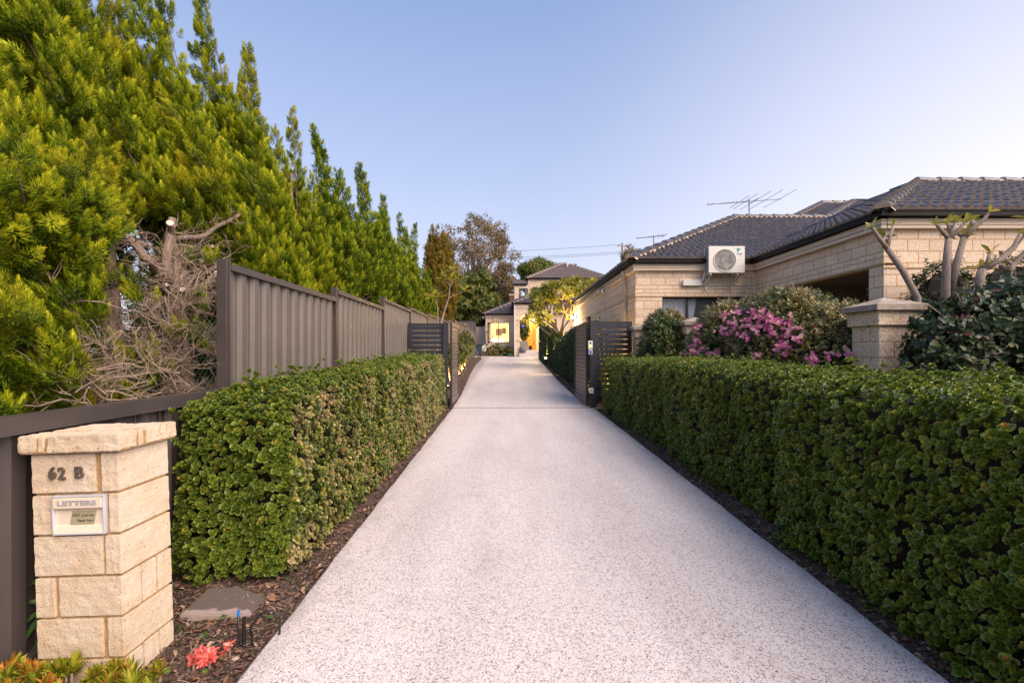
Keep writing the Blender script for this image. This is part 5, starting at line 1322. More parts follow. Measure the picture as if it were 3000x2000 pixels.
fork_tree('frangipani_tree', 'big spreading frangipani lit yellow from below, between the portico and the right house', 'frangipani', (3.1, 23, g(23)), (3.05, 23, 3.95), (1.8, 1.7, 1.6), 5, L_frang, [frang_ros(15, .40, .12, s, -.3, 1.1) for s in (11, 12, 13)], 1.0, r0=.075, seed=4, nst=6, spread=.72, shr=(.52, .70))
Y = 13
def W5(x, y, Y=13): return W(1200 + x * .3955, 600 + y * .3955, Y)
t_ = thing('frangipani_tree', 'young slender frangipani with long pale green leaves behind the left slatted screen', 'frangipani', (W5(235, 870).x, 13, g(13)))
m = MB()
for pts, a, b in [([gd(W5(232, 900)), W5(235, 870), W5(262, 770), W5(290, 690), W5(298, 600), W5(310, 510)], .032, .014), ([W5(290, 690), W5(340, 665), W5(400, 640)], .018, .01), ([gd(W5(212, 900)), W5(210, 860), W5(206, 740), W5(200, 690)], .02, .012), ([W5(206, 740), W5(175, 690)], .014, .01), ([W5(298, 600), W5(260, 560)], .014, .01), ([W5(298, 600), W5(345, 560)], .014, .01)]: m.tube(pts, [a + (b - a) * i / (len(pts) - 1) for i in range(len(pts))], 7)
m.build('trunk', M_frang, t_, smooth=True)
put(t_, [frang_ros(14, .44, .11, s, .1, 1.3) for s in (4, 5)], [(np.array(p), np.array([dx, 0, 1.])) for p, dx in ((W5(310, 505), 0), (W5(402, 638), .5), (W5(200, 685), .1), (W5(172, 685), -.5), (W5(258, 556), -.4), (W5(347, 556), .5), (W5(300, 560), 0))], L_frang, 1.0)
t_ = thing('frangipani_tree', 'low frangipani whose broad yellow lit leaves rise above the right slatted screen', 'frangipani', (2.35, 11.3, g(11)))
m = MB()
tp_ = [(2.1, 11.3, 2.05), (2.45, 11.4, 2.0), (2.6, 11.25, 2.1), (2.28, 11.2, 1.9)]
for q in tp_: m.tube([(2.35, 11.3, g(11) - .1), (2.35 + (q[0] - 2.35) * .4, 11.3, 1.2), q], [.03, .022, .014], 6)
m.build('trunk', M_frang, t_); put(t_, [frang_ros(11, .30, .075, s, .1, 1.2) for s in (6, 7)], [(np.array(q), np.array([0, 0, 1.])) for q in tp_], L_frang, 1.0)

# ------------------------------------------------------------------ clipped hedges inside the gate, right of the drive
ROS_IN = [rosette(4, .05, .044, 4, 60 + s, yel=.2) for s in range(3)]
for (x0, x1, y0, y1, zt_, lab) in [(2.12, 2.6, 12.0, 16.6, 2.22, 'clipped hedge block nearest the open right gate leaf, tallest of the low inner hedges'),
                              (2.12, 2.6, 16.9, 18.9, 2.1, 'narrow clipped hedge block next beyond the one by the gate leaf'),
                              (2.15, 2.75, 19.3, 21.6, 2.05, 'clipped hedge block with a slightly lower top in the middle of the inner row'),
                              (2.2, 2.9, 22.1, 25.4, 2.3, 'squared hedge block in front of the tall round topped hedge'),
                              (2.1, 2.95, 27.5, 30.2, 3.35, 'tall narrow hedge with a rounded top beside the portico arch')]:
    hedge('clipped_hedge', lab, 'hedge', x0, x1, y0, y1, (lambda z: (lambda y: z))(zt_), [(y0 - 1, y1 + 1, 170, ROS_IN, 1.35)], {'+x': .4, '-x': 1, '+z': 1, '-y': 1.2, '+y': .4}, [L_inner, L_inner], (), r=.16, amp=.03, ph=x0 + y0, group='clipped hedges inside the gate')
leaf_mass('ground_shrub', 'low dark shrub spilling onto the driveway edge by the small star shaped spotlight', 'shrub', [((2.22, 26.3, g(26) + .12), (.26, .9, .3))], LS, 90, L_inner, sc=1.6)

# ================================================================== FAR HOUSE
fh = thing('two_storey_house', 'cream brick two storey house with arched portico at the end of the driveway', 'house', (1.5, 36, 1.19))
m = MB(); z0 = 1.0
wx0, wx1 = W(1428, 0, 35).x, W(1493, 0, 35).x; wz0, wz1 = W(0, 1003, 35).z, W(0, 944, 35).z
EL = 4.17
m.box(-1.415, wx0, 35, 35.25, z0, EL); m.box(wx1, .70, 35, 35.25, z0, EL); m.box(wx0, wx1, 35, 35.25, z0, wz0); m.box(wx0, wx1, 35, 35.25, wz1, EL)
m.box(-1.415, -1.165, 35.25, 42, z0, EL)
# portico front wall with an arch
ax0_, ax1_, sp, ap = 1.016, 2.66, 3.70, 4.22
pts = [(.65, z0), (ax0_, z0), (ax0_, sp)]
for k in range(1, 16):
    a = pi * (1 - k / 16); pts.append(((ax0_ + ax1_) / 2 + cos(a) * (ax1_ - ax0_) / 2, sp + sin(a) * (ap - sp)))
top = 4.80
# built as vertical slices so that every face is convex
m.box(.65, ax0_, 33.5, 33.85, z0, top); m.box(ax1_, 3.3, 33.5, 33.85, z0, top)
xs_ = [ax0_ + (ax1_ - ax0_) * k / 20 for k in range(21)]
def az(x): u = (x - (ax0_ + ax1_) / 2) / ((ax1_ - ax0_) / 2); return sp + (ap - sp) * sqrt(max(0, 1 - u * u))
for a, b in zip(xs_[:-1], xs_[1:]):
    m.add([(a, 33.5, az(a)), (b, 33.5, az(b)), (b, 33.5, top), (a, 33.5, top), (a, 33.85, az(a)), (b, 33.85, az(b)), (b, 33.85, top), (a, 33.85, top)], [(0, 1, 2, 3), (7, 6, 5, 4), (0, 4, 5, 1), (3, 2, 6, 7)])
m.box(3.05, 3.3, 33.85, 36.6, z0, top); m.box(.65, .70, 33.85, 35, z0, top); m.box(.70, .95, 33.85, 36.6, z0, top)
m.box(3.3, 9, 35, 35.25, z0, 4.4)
# door wall with arched fanlight
m.box(.95, 1.50, 36.6, 36.8, z0, top); m.box(2.62, 3.05, 36.6, 36.8, z0, top); m.box(1.50, 2.62, 36.6, 36.8, 3.98, top)
# upper storey
m.box(1.84, 2.35, 39, 39.25, 4.2, 7.33); m.box(2.35, 3.5, 39, 39.25, 4.2, 5.4); m.box(2.35, 3.5, 39, 39.25, 6.7, 7.33); m.box(3.5, 6.6, 39, 39.25, 4.2, 7.33); m.box(6.6, 7.7, 39, 39.25, 4.2, 5.5); m.box(6.6, 7.7, 39, 39.25, 6.9, 7.33); m.box(7.7, 8.4, 39, 39.25, 4.2, 7.33)
m.box(1.84, 2.09, 39.25, 45.4, 4.2, 7.33); m.box(8.15, 8.4, 39.25, 45.4, 4.2, 7.33)
px0 = W(1507, 0, 38.5).x
m.box(px0, px0 + .36, 38.5, 38.75, 4.2, 6.8); m.box(px0 + .36, 1.84, 38.5, 38.75, 6.55, 6.8); m.box(px0 + .36, 1.84, 38.5, 38.75, 4.2, 5.1); m.box(px0, px0 + .2, 38.75, 41, 4.2, 5.1)
m.build('wall', M_brick_far, fh)
for q_ in [((.60, 3.35, 33.44, 33.9, 4.66, 4.80), (.62, 3.33, 33.46, 33.88, 4.52, 4.655)), ((.61, 1.06, 33.44, 33.89, 2.27, 2.36),), ((-1.5, .64, 34.92, 34.998, wz0 - .30, wz0 - .16), (-1.47, .64, 34.95, 34.998, wz0 - .42, wz0 - .305)), ((-1.47, .64, 34.93, 34.998, EL - .18, EL - .01),)]:
    m = MB()
    for b_ in q_: m.box(*b_)
    m.build('moulding', M_cream, fh)
m = MB()
m.box(.62, 1.05, 33.46, 33.498, sp - .02, sp + .06)
m.build('moulding', M_cream, fh)
m = MB(); gutter(m, [((-1.57, 34.80), (.60, 34.80), 4.26), ((-1.57, 42), (-1.57, 34.80), 4.26), ((.50, 33.35), (3.45, 33.35), 4.90), ((.50, 35.5), (.50, 33.35), 4.90), ((1.70, 38.85), (8.5, 38.85), 7.45), ((1.70, 45), (1.70, 38.85), 7.45), ((px0 - .1, 38.4), (1.72, 38.4), 6.9)], h=.12); m.build('gutter', M_gutter, fh)
hip_roof(fh, 'roof', -1.55, 9.5, 34.82, 41.5, 4.24, .50, seed=8)
hip_roof(fh, 'roof', .52, 3.43, 33.37, 37.5, 4.88, .45, seed=9)
hip_roof(fh, 'roof', 1.72, 8.5, 38.87, 45.4, 7.42, .54, mats=[M_tile_brown, M_tile_edge], seed=10)
m = MB(); tile_plane(m, [(px0 - .1, 38.42, 6.88), (1.72, 38.42, 6.88), (1.72, 39.4, 7.32), (px0 - .1, 39.4, 7.32)], seed=3); m.mi = 0; m.add([(px0 - .1, 38.42, 6.86), (1.72, 38.42, 6.86), (1.72, 39.4, 7.3), (px0 - .1, 39.4, 7.3)], [(0, 1, 2, 3)]); m.build('roof', [M_tile_brown, M_tile_edge], fh, fix=False)
m = MB(); m.lathe((W(1663, 0, 41).x, 41.3, 8.4), [(.07, 0), (.07, .55), (.14, .56), (.14, .66), (0, .67)], 12); m.build('roof_vent', M_white, fh)
m = MB(); m.tube([(W(1670, 0, 42).x, 42.1, 8.9), (W(1670, 0, 42).x, 42.1, 9.9)], .02, 6); m.build('roof_pole', M_white, fh)
wn = window(fh, wx0, wx1, 35.06, wz0, wz1, [(wx0 + wx1) / 2], M_slat, depth=.08, fw=.055, hbars=[wz0 + (wz1 - wz0) * k / 4 for k in (1, 2, 3)])
M_room = glow('lit_room', (1.0, .64, .19), 1.0); M_lampshade = glow('lit_lampshade', (1.0, .85, .62), 2.2)
MB().box(-1.1, .64, 37.0, 37.05, wz0 - .5, wz1 + .3).build('lit_room_wall', M_room, fh)
m = MB(); m.box(wx0 + .55, wx0 + 1.05, 36.93, 36.98, wz0 + .55, wz0 + 1.1); m.box(wx1 - .55, wx1 - .25, 36.93, 36.98, wz0 + .7, wz0 + 1.15); m.build('framed_picture', plain('picture_tan', (.5, .32, .12), .6), fh)
m = MB(); m.lathe((wx0 + .45, 36.3, wz0 + .06), [(.26, 0), (.14, .26)], 16); m.lathe((wx1 - .62, 36.3, wz0 + .06), [(.22, 0), (.12, .24)], 16); m.build('table_lamp', M_lampshade, fh)
m = MB()
for q in (.25, .75):
    xx = wx0 + (wx1 - wx0) * q; m.box(xx - .007, xx + .007, 35.072, 35.09, wz0 + .055, wz1 - .055)
for k in range(22): z = wz0 + .1 + k * (wz1 - wz0 - .15) / 22; m.box(wx0 + .06, wx1 - .06, 35.16, 35.19, z, z + .006)
m.build('glazing_bars', M_slat, wn)
window(fh, 2.35, 3.5, 39.08, 5.4, 6.7, [2.9], M_white, pane_m=M_dark); window(fh, 6.6, 7.7, 39.08, 5.5, 6.9, [7.1], M_slat, pane_m=M_dark)
m = MB(); m.box(px0 + .36, 1.84, 38.52, 38.56, 5.7, 5.74)
for k in range(1, 5): x = px0 + .36 + (1.48 - px0) * k / 5; m.box(x - .012, x + .012, 38.52, 38.55, 5.1, 5.7)
m.build('balcony_rail', M_slat, fh)
MB().box(.95, 3.05, 33.86, 36.6, 4.62, 4.66).build('portico_ceiling', M_cream, fh)
m = MB(); m.box(.95, 3.05, 33.2, 36.6, 1.0, 1.40); m.build('step', M_conc, fh); MB().box(.95, 3.05, 33.6, 36.6, 1.404, 1.62).build('step', M_conc, fh)
M_door = plain('honey_timber_door', (.52, .27, .06), .4, var=.12, vs=4)
dr = MB().box(1.56, 2.36, 36.66, 36.7, 1.62, 3.70).build('door', M_door, fh)
MB().tube([(2.16, 36.6, 2.0), (2.16, 36.6, 3.35)], .02, 8).build('handle', M_steel, dr)
m = MB(); m.box(1.50, 1.556, 36.62, 36.72, 1.62, 3.76); m.box(2.364, 2.62, 36.62, 36.72, 1.62, 3.76); m.box(1.556, 2.364, 36.62, 36.72, 3.704, 3.98); m.build('door_frame', M_white, dr)
m = MB(); m.tube([(.64, 33.45, 4.85), (.66, 33.45, 1.2)], .035, 8); m.build('downpipe', M_white, fh)
# portico lamp and wall lamp
def lamp(name, label, loc, e, col, r=.06, spot=None, bulb=4.0, cat='lamp', body=None, group=None):
    t_ = thing(name, label, cat, loc, group)
    if body: body(t_)
    m = MB(); m.lathe(loc, [(0, -r), (r * .7, -r * .7), (r, 0), (r * .7, r * .7), (0, r)], 12); m.build('bulb', glow('bulb_' + str(len(bpy.data.materials)), col, bulb), t_, smooth=True)
    L = bpy.data.lights.new('lamp_light', 'SPOT' if spot else 'POINT'); L.energy = e; L.color = col; L.shadow_soft_size = r * 1.15
    o = bpy.data.objects.new('lamp_light', L); COL.objects.link(o); o.parent = t_
    if spot: L.spot_size = radians(spot[0]); L.spot_blend = .6; o.location = (0, 0, r + .05); o.rotation_euler = Vector(spot[1]).to_track_quat('-Z', 'Y').to_euler()
    else: o.location = (0, -0.0, -r * 2.2)
    return t_
WARM = (1.0, .72, .36); YEL = (1.0, .64, .18)
lamp('ceiling_lamp', 'bright warm lamp on the ceiling of the arched portico', (1.95, 35.0, 4.5), 260, WARM, .08, body=lambda t_: MB().tube([(2.15, 35.4, 4.56), (2.15, 35.4, 4.62)], .05, 10).build('mount', M_white, t_), bulb=12)
lamp('wall_lamp', 'glowing lamp on the far end of the right house wall behind the frangipani', (2.66, 19.2, 2.85), 60, (1, .66, .28), .06, body=lambda t_: MB().box(2.78, 2.868, 19.17, 19.23, 2.80, 2.9).build('mount', M_black, t_), bulb=16)
def stake(x, y, zg, h=.10):
    def f(t_):
        MB().tube([(x, y, zg - .08), (x, y, zg + h - .06)], .010, 6).build('stake', M_black, t_); MB().lathe((x, y, zg + h - .075), [(.02, 0), (.055, .02), (.06, .08), (.052, .085)], 12).build('housing', M_black, t_, fix=False)
    return f
def garden_spot(label, x, y, e, col=YEL, dirv=(0, 0, 1), ang=110, r=.022, bulb=10, h=.10):
    zg = g(y) - .03; return lamp('garden_spotlight', label, (x, y, zg + h), e, col, r, spot=(ang, dirv), bulb=bulb, body=stake(x, y, zg, h), group='garden spotlights', cat='spotlight')
garden_spot('small spotlight shining like an orange star at the foot of the tall rounded hedge', 2.12, 25.3, 70, (1, .62, .22), (.2, -.1, 1), bulb=45, r=.055, h=.32)
garden_spot('spotlight hidden at the foot of the big spreading frangipani', 2.9, 22.0, 800, YEL, (-.1, .25, 1), 130)
garden_spot('second spotlight under the big spreading frangipani, on its wall side', 3.4, 23.7, 700, YEL, (.1, 0, 1), 130)
garden_spot('spotlight behind the right slatted screen washing the brick wall', 2.5, 10.95, 70, YEL, (.05, .5, 1), 120)
garden_spot('spotlight low behind the right open gate leaf', 2.15, 12.6, 30, YEL, (.5, -.6, 1), 120)
# clipped ball shrubs on pale stems, lit from the ground, left of the drive
k = 0
for (x, y, s, lab) in [(-1.62, 14.3, .95, 'nearest small lit standard shrub beyond the left gate leaf'), (-1.60, 16.3, 1.0, 'second small lit standard shrub beyond the left gate leaf'), (-1.68, 18.6, 1.05, 'third small standard shrub with a glowing trunk in the left bed'), (-1.78, 21.3, 1.25, 'taller bushy standard shrub near the far end of the left bed')]:
    zg = g(y); c = (x, y, zg + 1.0 * s)
    sh = leaf_mass('standard_shrub', lab, 'shrub', [(c, (.30 * s, .34 * s, .34 * s)), ((x + .05, y + .1, zg + .72 * s), (.24 * s, .26 * s, .2 * s))], LS, 130, L_round, sc=1.3, stems=0, core=.6, group='lit shrubs in the left bed')
    m = MB()
    for q in range(3): m.tube([(x + .03 * q, y, zg - .05), (x + .05 * cos(q * 2), y + .05 * sin(q * 2), zg + .4 * s), (x + .1 * cos(q * 2), y + .1 * sin(q * 2), zg + .85 * s)], .017, 6)
    m.build('stem', M_frang, sh)
    garden_spot(['first', 'second', 'third', 'fourth'][k] + ' ground spotlight counting back from the left gate leaf, under a standard shrub', x - .05, y - .22, 26, YEL, (.15, .5, 1), 110); k += 1

garden_spot('spotlight under the young slender frangipani behind the left screen', -1.75, 12.75, 150, YEL, (.05, .1, 1), 100)
# ------------------------------------------------------------------ things around the far  house
E1 = [((1.33, 34.3, 3.05), (.36, .36, .78))]
pt = leaf_mass('potted_tree', 'dense potted ficus tree lit from behind, standing in the portico arch', 'potted tree', E1, LS, 120, L_round, sc=1.7, stems=0, zg=1.40, core=.8)
MB().tube([(1.33, 34.3, 1.8), (1.33, 34.3, 2.6)], .04, 8).build('trunk', M_frang, pt)
MB().box(1.05, 1.6, 34.05, 34.55, 1.63, 2.25).build('planter', plain('grey_planter', (.22, .20, .18), .7), pt)
bl = thing('hanging_ornament', 'small round blue and white ornament hanging in front of the potted tree', 'ornament', (1.28, 33.75, 3.3))
m = MB(); c = W(1350 + 750 * .2423, 700 + 1057 * .2423, 33.7); m.lathe(tuple(c), [(0, -.12), (.09, -.07), (.12, 0), (.09, .07), (0, .12)], 12); m.build('disc', M_blue, bl, smooth=True); MB().tube([c + Vector((0, 0, .12)), (c.x, 33.7, 4.1)], .008, 4).build('string', M_steel, bl)
gp = thing('plant_pot', 'round grey pot on the steps beside the portico pillar', 'pot', (1.2, 33.35, 1.4))
MB().lathe((1.22, 33.38, 1.402), [(.0, 0), (.16, 0), (.25, .2), (.24, .36), (.20, .42), (.16, .40), (.0, .38)], 18).build('pot', plain('blue_grey_pot', (.12, .125, .15), .5), gp, smooth=True)
V, Fc, r1, R1 = scatter(frang_ros(10, .25, .05, 9, .4, 1.3), np.array([[1.22, 33.38, 1.8]]), np.array([[0, 0, 1.]]), np.array([1.1])); fmesh('plant', V, Fc, L_frang, gp, r1, R1)
dp = thing('plant_pot', 'small square black pot beside the honey coloured front door', 'pot', (1.75, 34.6, 1.62))
MB().box(1.68, 1.92, 34.5, 34.74, 1.625, 1.92).build('pot', M_slat, dp); V, Fc, r1, R1 = scatter(LS[0], np.array([[1.8, 34.62, 1.95]]), np.array([[0, 0, 1.]]), np.array([1.6])); fmesh('plant', V, Fc, L_frang, dp, r1, R1)
gb = thing('plant_bowl', 'shallow green bowl with a yellowish plant at the foot of the portico pillar', 'bowl', (.42, 34.0, 1.2))
MB().lathe((.40, 33.9, 1.2), [(0, 0), (.16, 0), (.30, .14), (.28, .15), (.0, .12)], 18).build('bowl', plain('green_glaze', (.03, .22, .13), .4), gb, smooth=True)
V, Fc, r1, R1 = scatter(LS[1], np.array([[.40, 33.9, 1.5], [.5, 33.9, 1.65], [.3, 33.95, 1.6], [.42, 33.8, 1.4], [.35, 33.8, 1.75], [.5, 34, 1.45]]), rng.normal(0, 1, (6, 3)) + np.array([0, 0, 1.]), np.full(6, 2.6)); fmesh('plant', V, Fc, L_frang, gb, r1, R1)
leaf_mass('window_shrub', 'low dark green shrubs growing under the lit window of the far house', 'shrub', [((-.7, 34.3, 1.35), (.7, .35, .62)), ((.05, 34.4, 1.3), (.55, .35, .5))], LS, 80, L_boug, sc=2.0, amp=.12, zg=1.19)
hr = thing('hose_reel', 'white hose reel box with a dark emblem at the left corner of the far house', 'hose reel', (-1.45, 33.6, 1.2))
c = W(1418, 1031, 33.6); MB().extrude_poly([(c.x - .12, c.z + .05), (c.x + .12, c.z + .05), (c.x + .15, c.z + .38), (c.x + .08, c.z + .46), (c.x - .08, c.z + .46), (c.x - .15, c.z + .38)], 'y', 33.5, 33.7).build('box', M_white, hr, bevel=.02)
MB().tube([(c.x, 33.6, 1.15), (c.x, 33.6, c.z + .05)], .04, 8).build('leg', M_steel, hr); MB().box(c.x - .06, c.x + .06, 33.492, 33.499, c.z + .22, c.z + .27).build('emblem', M_black, hr)
for i, (x, lab) in enumerate([(-2.25, 'dark green wheelie bin against the cream wall at the far left'), (-1.85, 'dark blue grey wheelie bin next to the white hose reel')]):
    bn = thing('wheelie_bin', lab, 'bin', (x, 34.6, 1.2), 'wheelie bins'); m = MB()
    m.add([(x - .14, 34.5, 1.25), (x + .14, 34.5, 1.25), (x + .14, 34.8, 1.25), (x - .14, 34.8, 1.25), (x - .19, 34.42, 1.95), (x + .19, 34.42, 1.95), (x + .19, 34.86, 1.95), (x - .19, 34.86, 1.95)], [(0, 3, 2, 1), (4, 5, 6, 7), (0, 1, 5, 4), (1, 2, 6, 5), (2, 3, 7, 6), (3, 0, 4, 7)])
    m.build('bin_body', plain('bin_plastic%d' % i, [(.02, .05, .04), (.03, .06, .09)][i], .5), bn, bevel=.02); MB().box(x - .2, x + .2, 34.40, 34.9, 1.955, 2.02).build('lid', M_slat, bn, bevel=.01)
    m = MB(); m.tube([(x - .17, 34.83, 1.28), (x + .17, 34.83, 1.28)], .08, 12); m.build('wheel', M_black, bn)
cw = thing('boundary_wall', 'pale rendered boundary wall closing the far left corner beside the far house', 'wall', (-1.9, 37.5, 1.2)); MB().box(W(1394, 0, 37).x, -1.42, 37, 37.15, 1.0, 3.35).build('wall', M_cream, cw)
MB().box(W(1394, 0, 37).x - .02, -1.43, 36.97, 37.18, 3.352, 3.41).build('coping', M_cream, cw)
ef = thing('steel_fence', 'short grey corrugated fence across the far left corner behind the rounded tree', 'fence', (-2.8, 36, 1.2))
m = MB(); n_ = 12
for i in range(n_ + 1): x = -3.4 + (W(1394, 0, 36).x + 3.4) * i / n_; m.v += [(x, 36 - .03 * (i % 2), 1.1), (x, 36 - .03 * (i % 2), 3.75)]
for i in range(n_): m.f.append((2 * i, 2 * i + 2, 2 * i + 3, 2 * i + 1)); m.m.append(0)
m.build('panel', M_fence, ef, fix=False); MB().box(-3.4, W(1394, 0, 36).x, 35.95, 36.01, 3.75, 3.8).build('top_rail', M_fence_dk, ef)
ch = thing('brick_chimney', 'bit of a red brick chimney standing left of the upper balcony', 'chimney', (.7, 43, 3)); c = W(1500, 0, 43).x
MB().box(c - .2, c + .45, 43, 43.6, 1.0, W(0, 866, 43).z).build('stack', brickmat('red_brick', .086, .24, (.30, .10, .06), (.38, .14, .08), (.30, .24, .2)), ch); MB().box(c - .25, c + .5, 42.95, 43.65, W(0, 866, 43).z + .002, W(0, 863, 43).z + .05).build('chimney_cap', M_cream, ch)
bt = fork_tree('small_bare_tree', 'small sparse tree with curved dark branches in front of the pale boundary wall', 'tree', (-1.75, 32.5, g(32.5)), (-1.9, 32.5, 3.0), (.9, .8, 1.0), 3, L_round, [frang_ros(6, .16, .07, 3)], 1.0, bark=M_bark, r0=.04, seed=9, nst=2)

# ------------------------------------------------------------------ trees on the skyline
def broad_tree(name, label, cat, X, Y, zt, rad, zc0, mat, n_cl, clr, clump, dens, seed=1, trunk_r=.3, bark=None, sc=1.0, flat=1.0, shell=.62, ry=None, lean=0):
    r = random.Random(seed); zg = g(min(Y, 34)); t_ = thing(name, label, cat, (X, Y, zg))
    cz = (zt + zc0) / 2; rz = (zt - zc0) / 2; cl = []
    ry = ry or rad
    for i in range(n_cl):
        d = Vector((r.gauss(0, 1), r.gauss(0, 1), r.gauss(0, 1))).normalized() * r.uniform(shell, 1) ** .6
        cl.append(Vector((X + lean + d.x * (rad - clr * .6), Y + d.y * (ry - clr * .6), cz + d.z * (rz - clr * .6))))
    P, A = [], []
    for c in cl:
        rr0 = clr * r.uniform(.7, 1.25); n = int(dens * rr0 * rr0 * 4)
        d = rng.normal(0, 1, (n, 3)); d /= np.linalg.norm(d, axis=1, keepdims=True); d[:, 2] *= .75
        P.append(np.array(c) + d * rr0 * rng.uniform(.55, 1, (n, 1))); A.append(d + np.array([0, 0, .3]))
    P, A = np.concatenate(P), np.concatenate(A); k = rng.integers(0, len(clump), len(P)); parts = []
    for i, T in enumerate(clump):
        s = k == i; parts.append(scatter(T, P[s], A[s], sc * rng.uniform(.7, 1.3, s.sum())))
    V, Fc, r1, R1 = merge(parts); fmesh('crown', V, Fc, mat, t_, r1, R1)
    m = MB(); fk = Vector((X + lean * .4, Y, zg + (zc0 - zg) * .8)); m.tube([(X, Y, zg - .3), (X + lean * .2, Y, zg + (zc0 - zg) * .4), fk], [trunk_r, trunk_r * .8, trunk_r * .65], 8)
    for c in cl:
        mid = fk.lerp(c, .5) + Vector((r.gauss(0, .06), r.gauss(0, .06), .12)) * (c - fk).length
        m.tube([fk, mid, c], [trunk_r * .32, trunk_r * .17, trunk_r * .05], 5)
    m.build('trunk', bark or M_bark, t_, smooth=True); return t_
CC = [card_clump(14, .20, .10, .30, s) for s in range(3)]
M_gumbark = barkmat('gum_bark', (.22, .17, .15), (.50, .42, .38), 4)
broad_tree('gum_tree', 'tall spreading gum tree with sparse brownish foliage and pale branches on the skyline', 'gum tree', -4.0, 58, W(0, 628, 58).z, 5.9, 8.0, L_gum, 100, .9, CC, 5.5, 3, .5, M_gumbark, sc=1.2, shell=.5)
broad_tree('shrubby_gum', 'lower drooping brown green gum crown hanging right of the tall gum tree', 'gum tree', -.3, 52, W(0, 760, 52).z, 1.9, 5.2, L_gum, 22, .75, CC, 20, 5, .2, M_gumbark, sc=1.0, shell=.3)
broad_tree('rounded_tree', 'dense rounded dark green tree with yellowish top beyond the young frangipani', 'tree', -2.35, 39, W(0, 783, 39).z, 2.15, 2.0, L_round, 95, .6, [leaf_sprig(7, .15, .10, s, H=.16) for s in range(3)], 62, 7, .18, sc=1.0, shell=.55)
broad_tree('dark_pine', 'dull dark brown green pine between the rounded tree and the far house', 'pine tree', -.55, 50, W(0, 815, 50).z, 1.6, 2.5, L_dark, 40, .7, CC, 30, 8, .2, sc=.8)
broad_tree('leafy_tree', 'broad yellow green tree crown behind the roof of the two storey house', 'tree', 4.6, 58, W(0, 750, 58).z, 3.3, 7.5, L_round, 60, 1.0, CC, 26, 9, .4, sc=1.2, shell=.5, ry=3)
broad_tree('small_gum', 'small open gum crown peeping over the right end of the two storey roof', 'gum tree', 9.2, 64, W(0, 750, 64).z, 1.6, 9.0, L_gum, 14, .6, CC, 16, 10, .2, M_gumbark, shell=.3)
broad_tree('skyline_gum', 'sparse little gum tree above the left hip of the right house roof', 'gum tree', W(1856, 0, 45).x, 45, W(0, 697, 45).z, 1.25, 8.2, L_gum, 18, .5, CC, 22, 12, .2, M_gumbark, sc=.75, shell=.3)
broad_tree('background_tree', 'dark tree filling the gap low between the conifer row and the rounded tree', 'tree', -6.0, 46, 7.0, 3.0, 1.5, L_dark, 40, 1.1, CC, 16, 14, .25, sc=1.2)
pl_ = thing('power_pole', 'slim greenish power pole beside the sparse little gum tree on the skyline', 'power pole', (W(1823, 0, 48).x, 48, 1))
MB().tube([(W(1823, 0, 48).x, 48, 1.0), (W(1823, 0, 48).x, 48, W(0, 712, 48).z)], [.13, .09], 10).build('pole', plain('pole_green', (.20, .24, .18), .8), pl_)
MB().box(W(1823, 0, 48).x - .5, W(1823, 0, 48).x + .5, 47.88, 47.98, W(0, 722, 48).z, W(0, 719, 48).z).build('crossarm', M_gumbark, pl_)
pw_ = thing('power_line', 'three thin power wires crossing the sky between the tall gum and the right house roof', 'power line', (5, 50, 11))
for (a, b) in ((742, 716), (760, 737), (765, 742)):
    A = W(1250, a, 54); B_ = W(1823, b, 48); pts = []
    for k in range(17): t_ = k / 16; p = A.lerp(B_, t_); p.z -= .5 * 4 * t_ * (1 - t_) * .35; pts.append(p)
    MB().tube(pts, .014, 4).build('wire', M_black, pw_)

# ================================================================== FRONT BED
def GP(px, py, z=.03): Y = F * (CAM_Z - z) / (py - 1032); return ((px - 1480) * Y / F, Y)
sl_ = thing('stepping_stone', 'flat grey paving stone half stained dark, lying in the mulch right of the letterbox pillar', 'paving stone', (-1.56, 2.7, .02))
m = MB(); P_ = [GP(524, 1812), GP(729, 1811), GP(780, 1757), GP(700, 1728), GP(611, 1732)]; cx_ = sum(p[0] for p in P_) / 5; cy_ = sum(p[1] for p in P_) / 5
outl = []
for i in range(5):
    a, b = P_[i], P_[(i + 1) % 5]
    for k in range(5): t_ = k / 5; outl.append((a[0] + (b[0] - a[0]) * t_ + random.uniform(-.004, .004), a[1] + (b[1] - a[1]) * t_ + random.uniform(-.004, .004)))
m.extrude_poly(outl, 'z', -.01, .052)
M_paver, t, n, l, p = newmat('stained_paver'); Pp = pos(t); s = n.new('ShaderNodeSeparateXYZ'); l.new(Pp, s.inputs[0])
nn = noise(t, 9, 5, .6, Pp); a_ = n.new('ShaderNodeMath'); a_.operation = 'MULTIPLY_ADD'; l.new(nn, a_.inputs[0]); a_.inputs[1].default_value = .16; l.new(s.outputs[1], a_.inputs[2])
l.new(ramp(t, a_.outputs[0], [(.0, (.30, .23, .21)), (1, (.30, .23, .21))]), p.inputs['Base Color'])
mr = n.new('ShaderNodeMapRange'); mr.inputs[1].default_value = 2.705; mr.inputs[2].default_value = 2.72; l.new(a_.outputs[0], mr.inputs[0])
l.new(mix(t, mr.outputs[0], (.33, .26, .24), (.115, .09, .08)), p.inputs['Base Color']); p.inputs['Roughness'].default_value = .9; bump(t, noise(t, 60, 5, .7, Pp), .6, .006, p)
m.build('stone', M_paver, sl_, bevel=.006)
ir = thing('irrigation_riser', 'black irrigation stake with looping thin hose and blue cap in the mulch by the driveway', 'irrigation hose', (-1.27, 2.36, .03))
x, y = GP(715, 1882); m = MB(); m.tube([(x, y, -.02), (x, y, .155)], .009, 8); m.tube([(x + .035, y + .01, -.02), (x + .038, y, .07)], .005, 6); m.build('stake', M_black, ir)
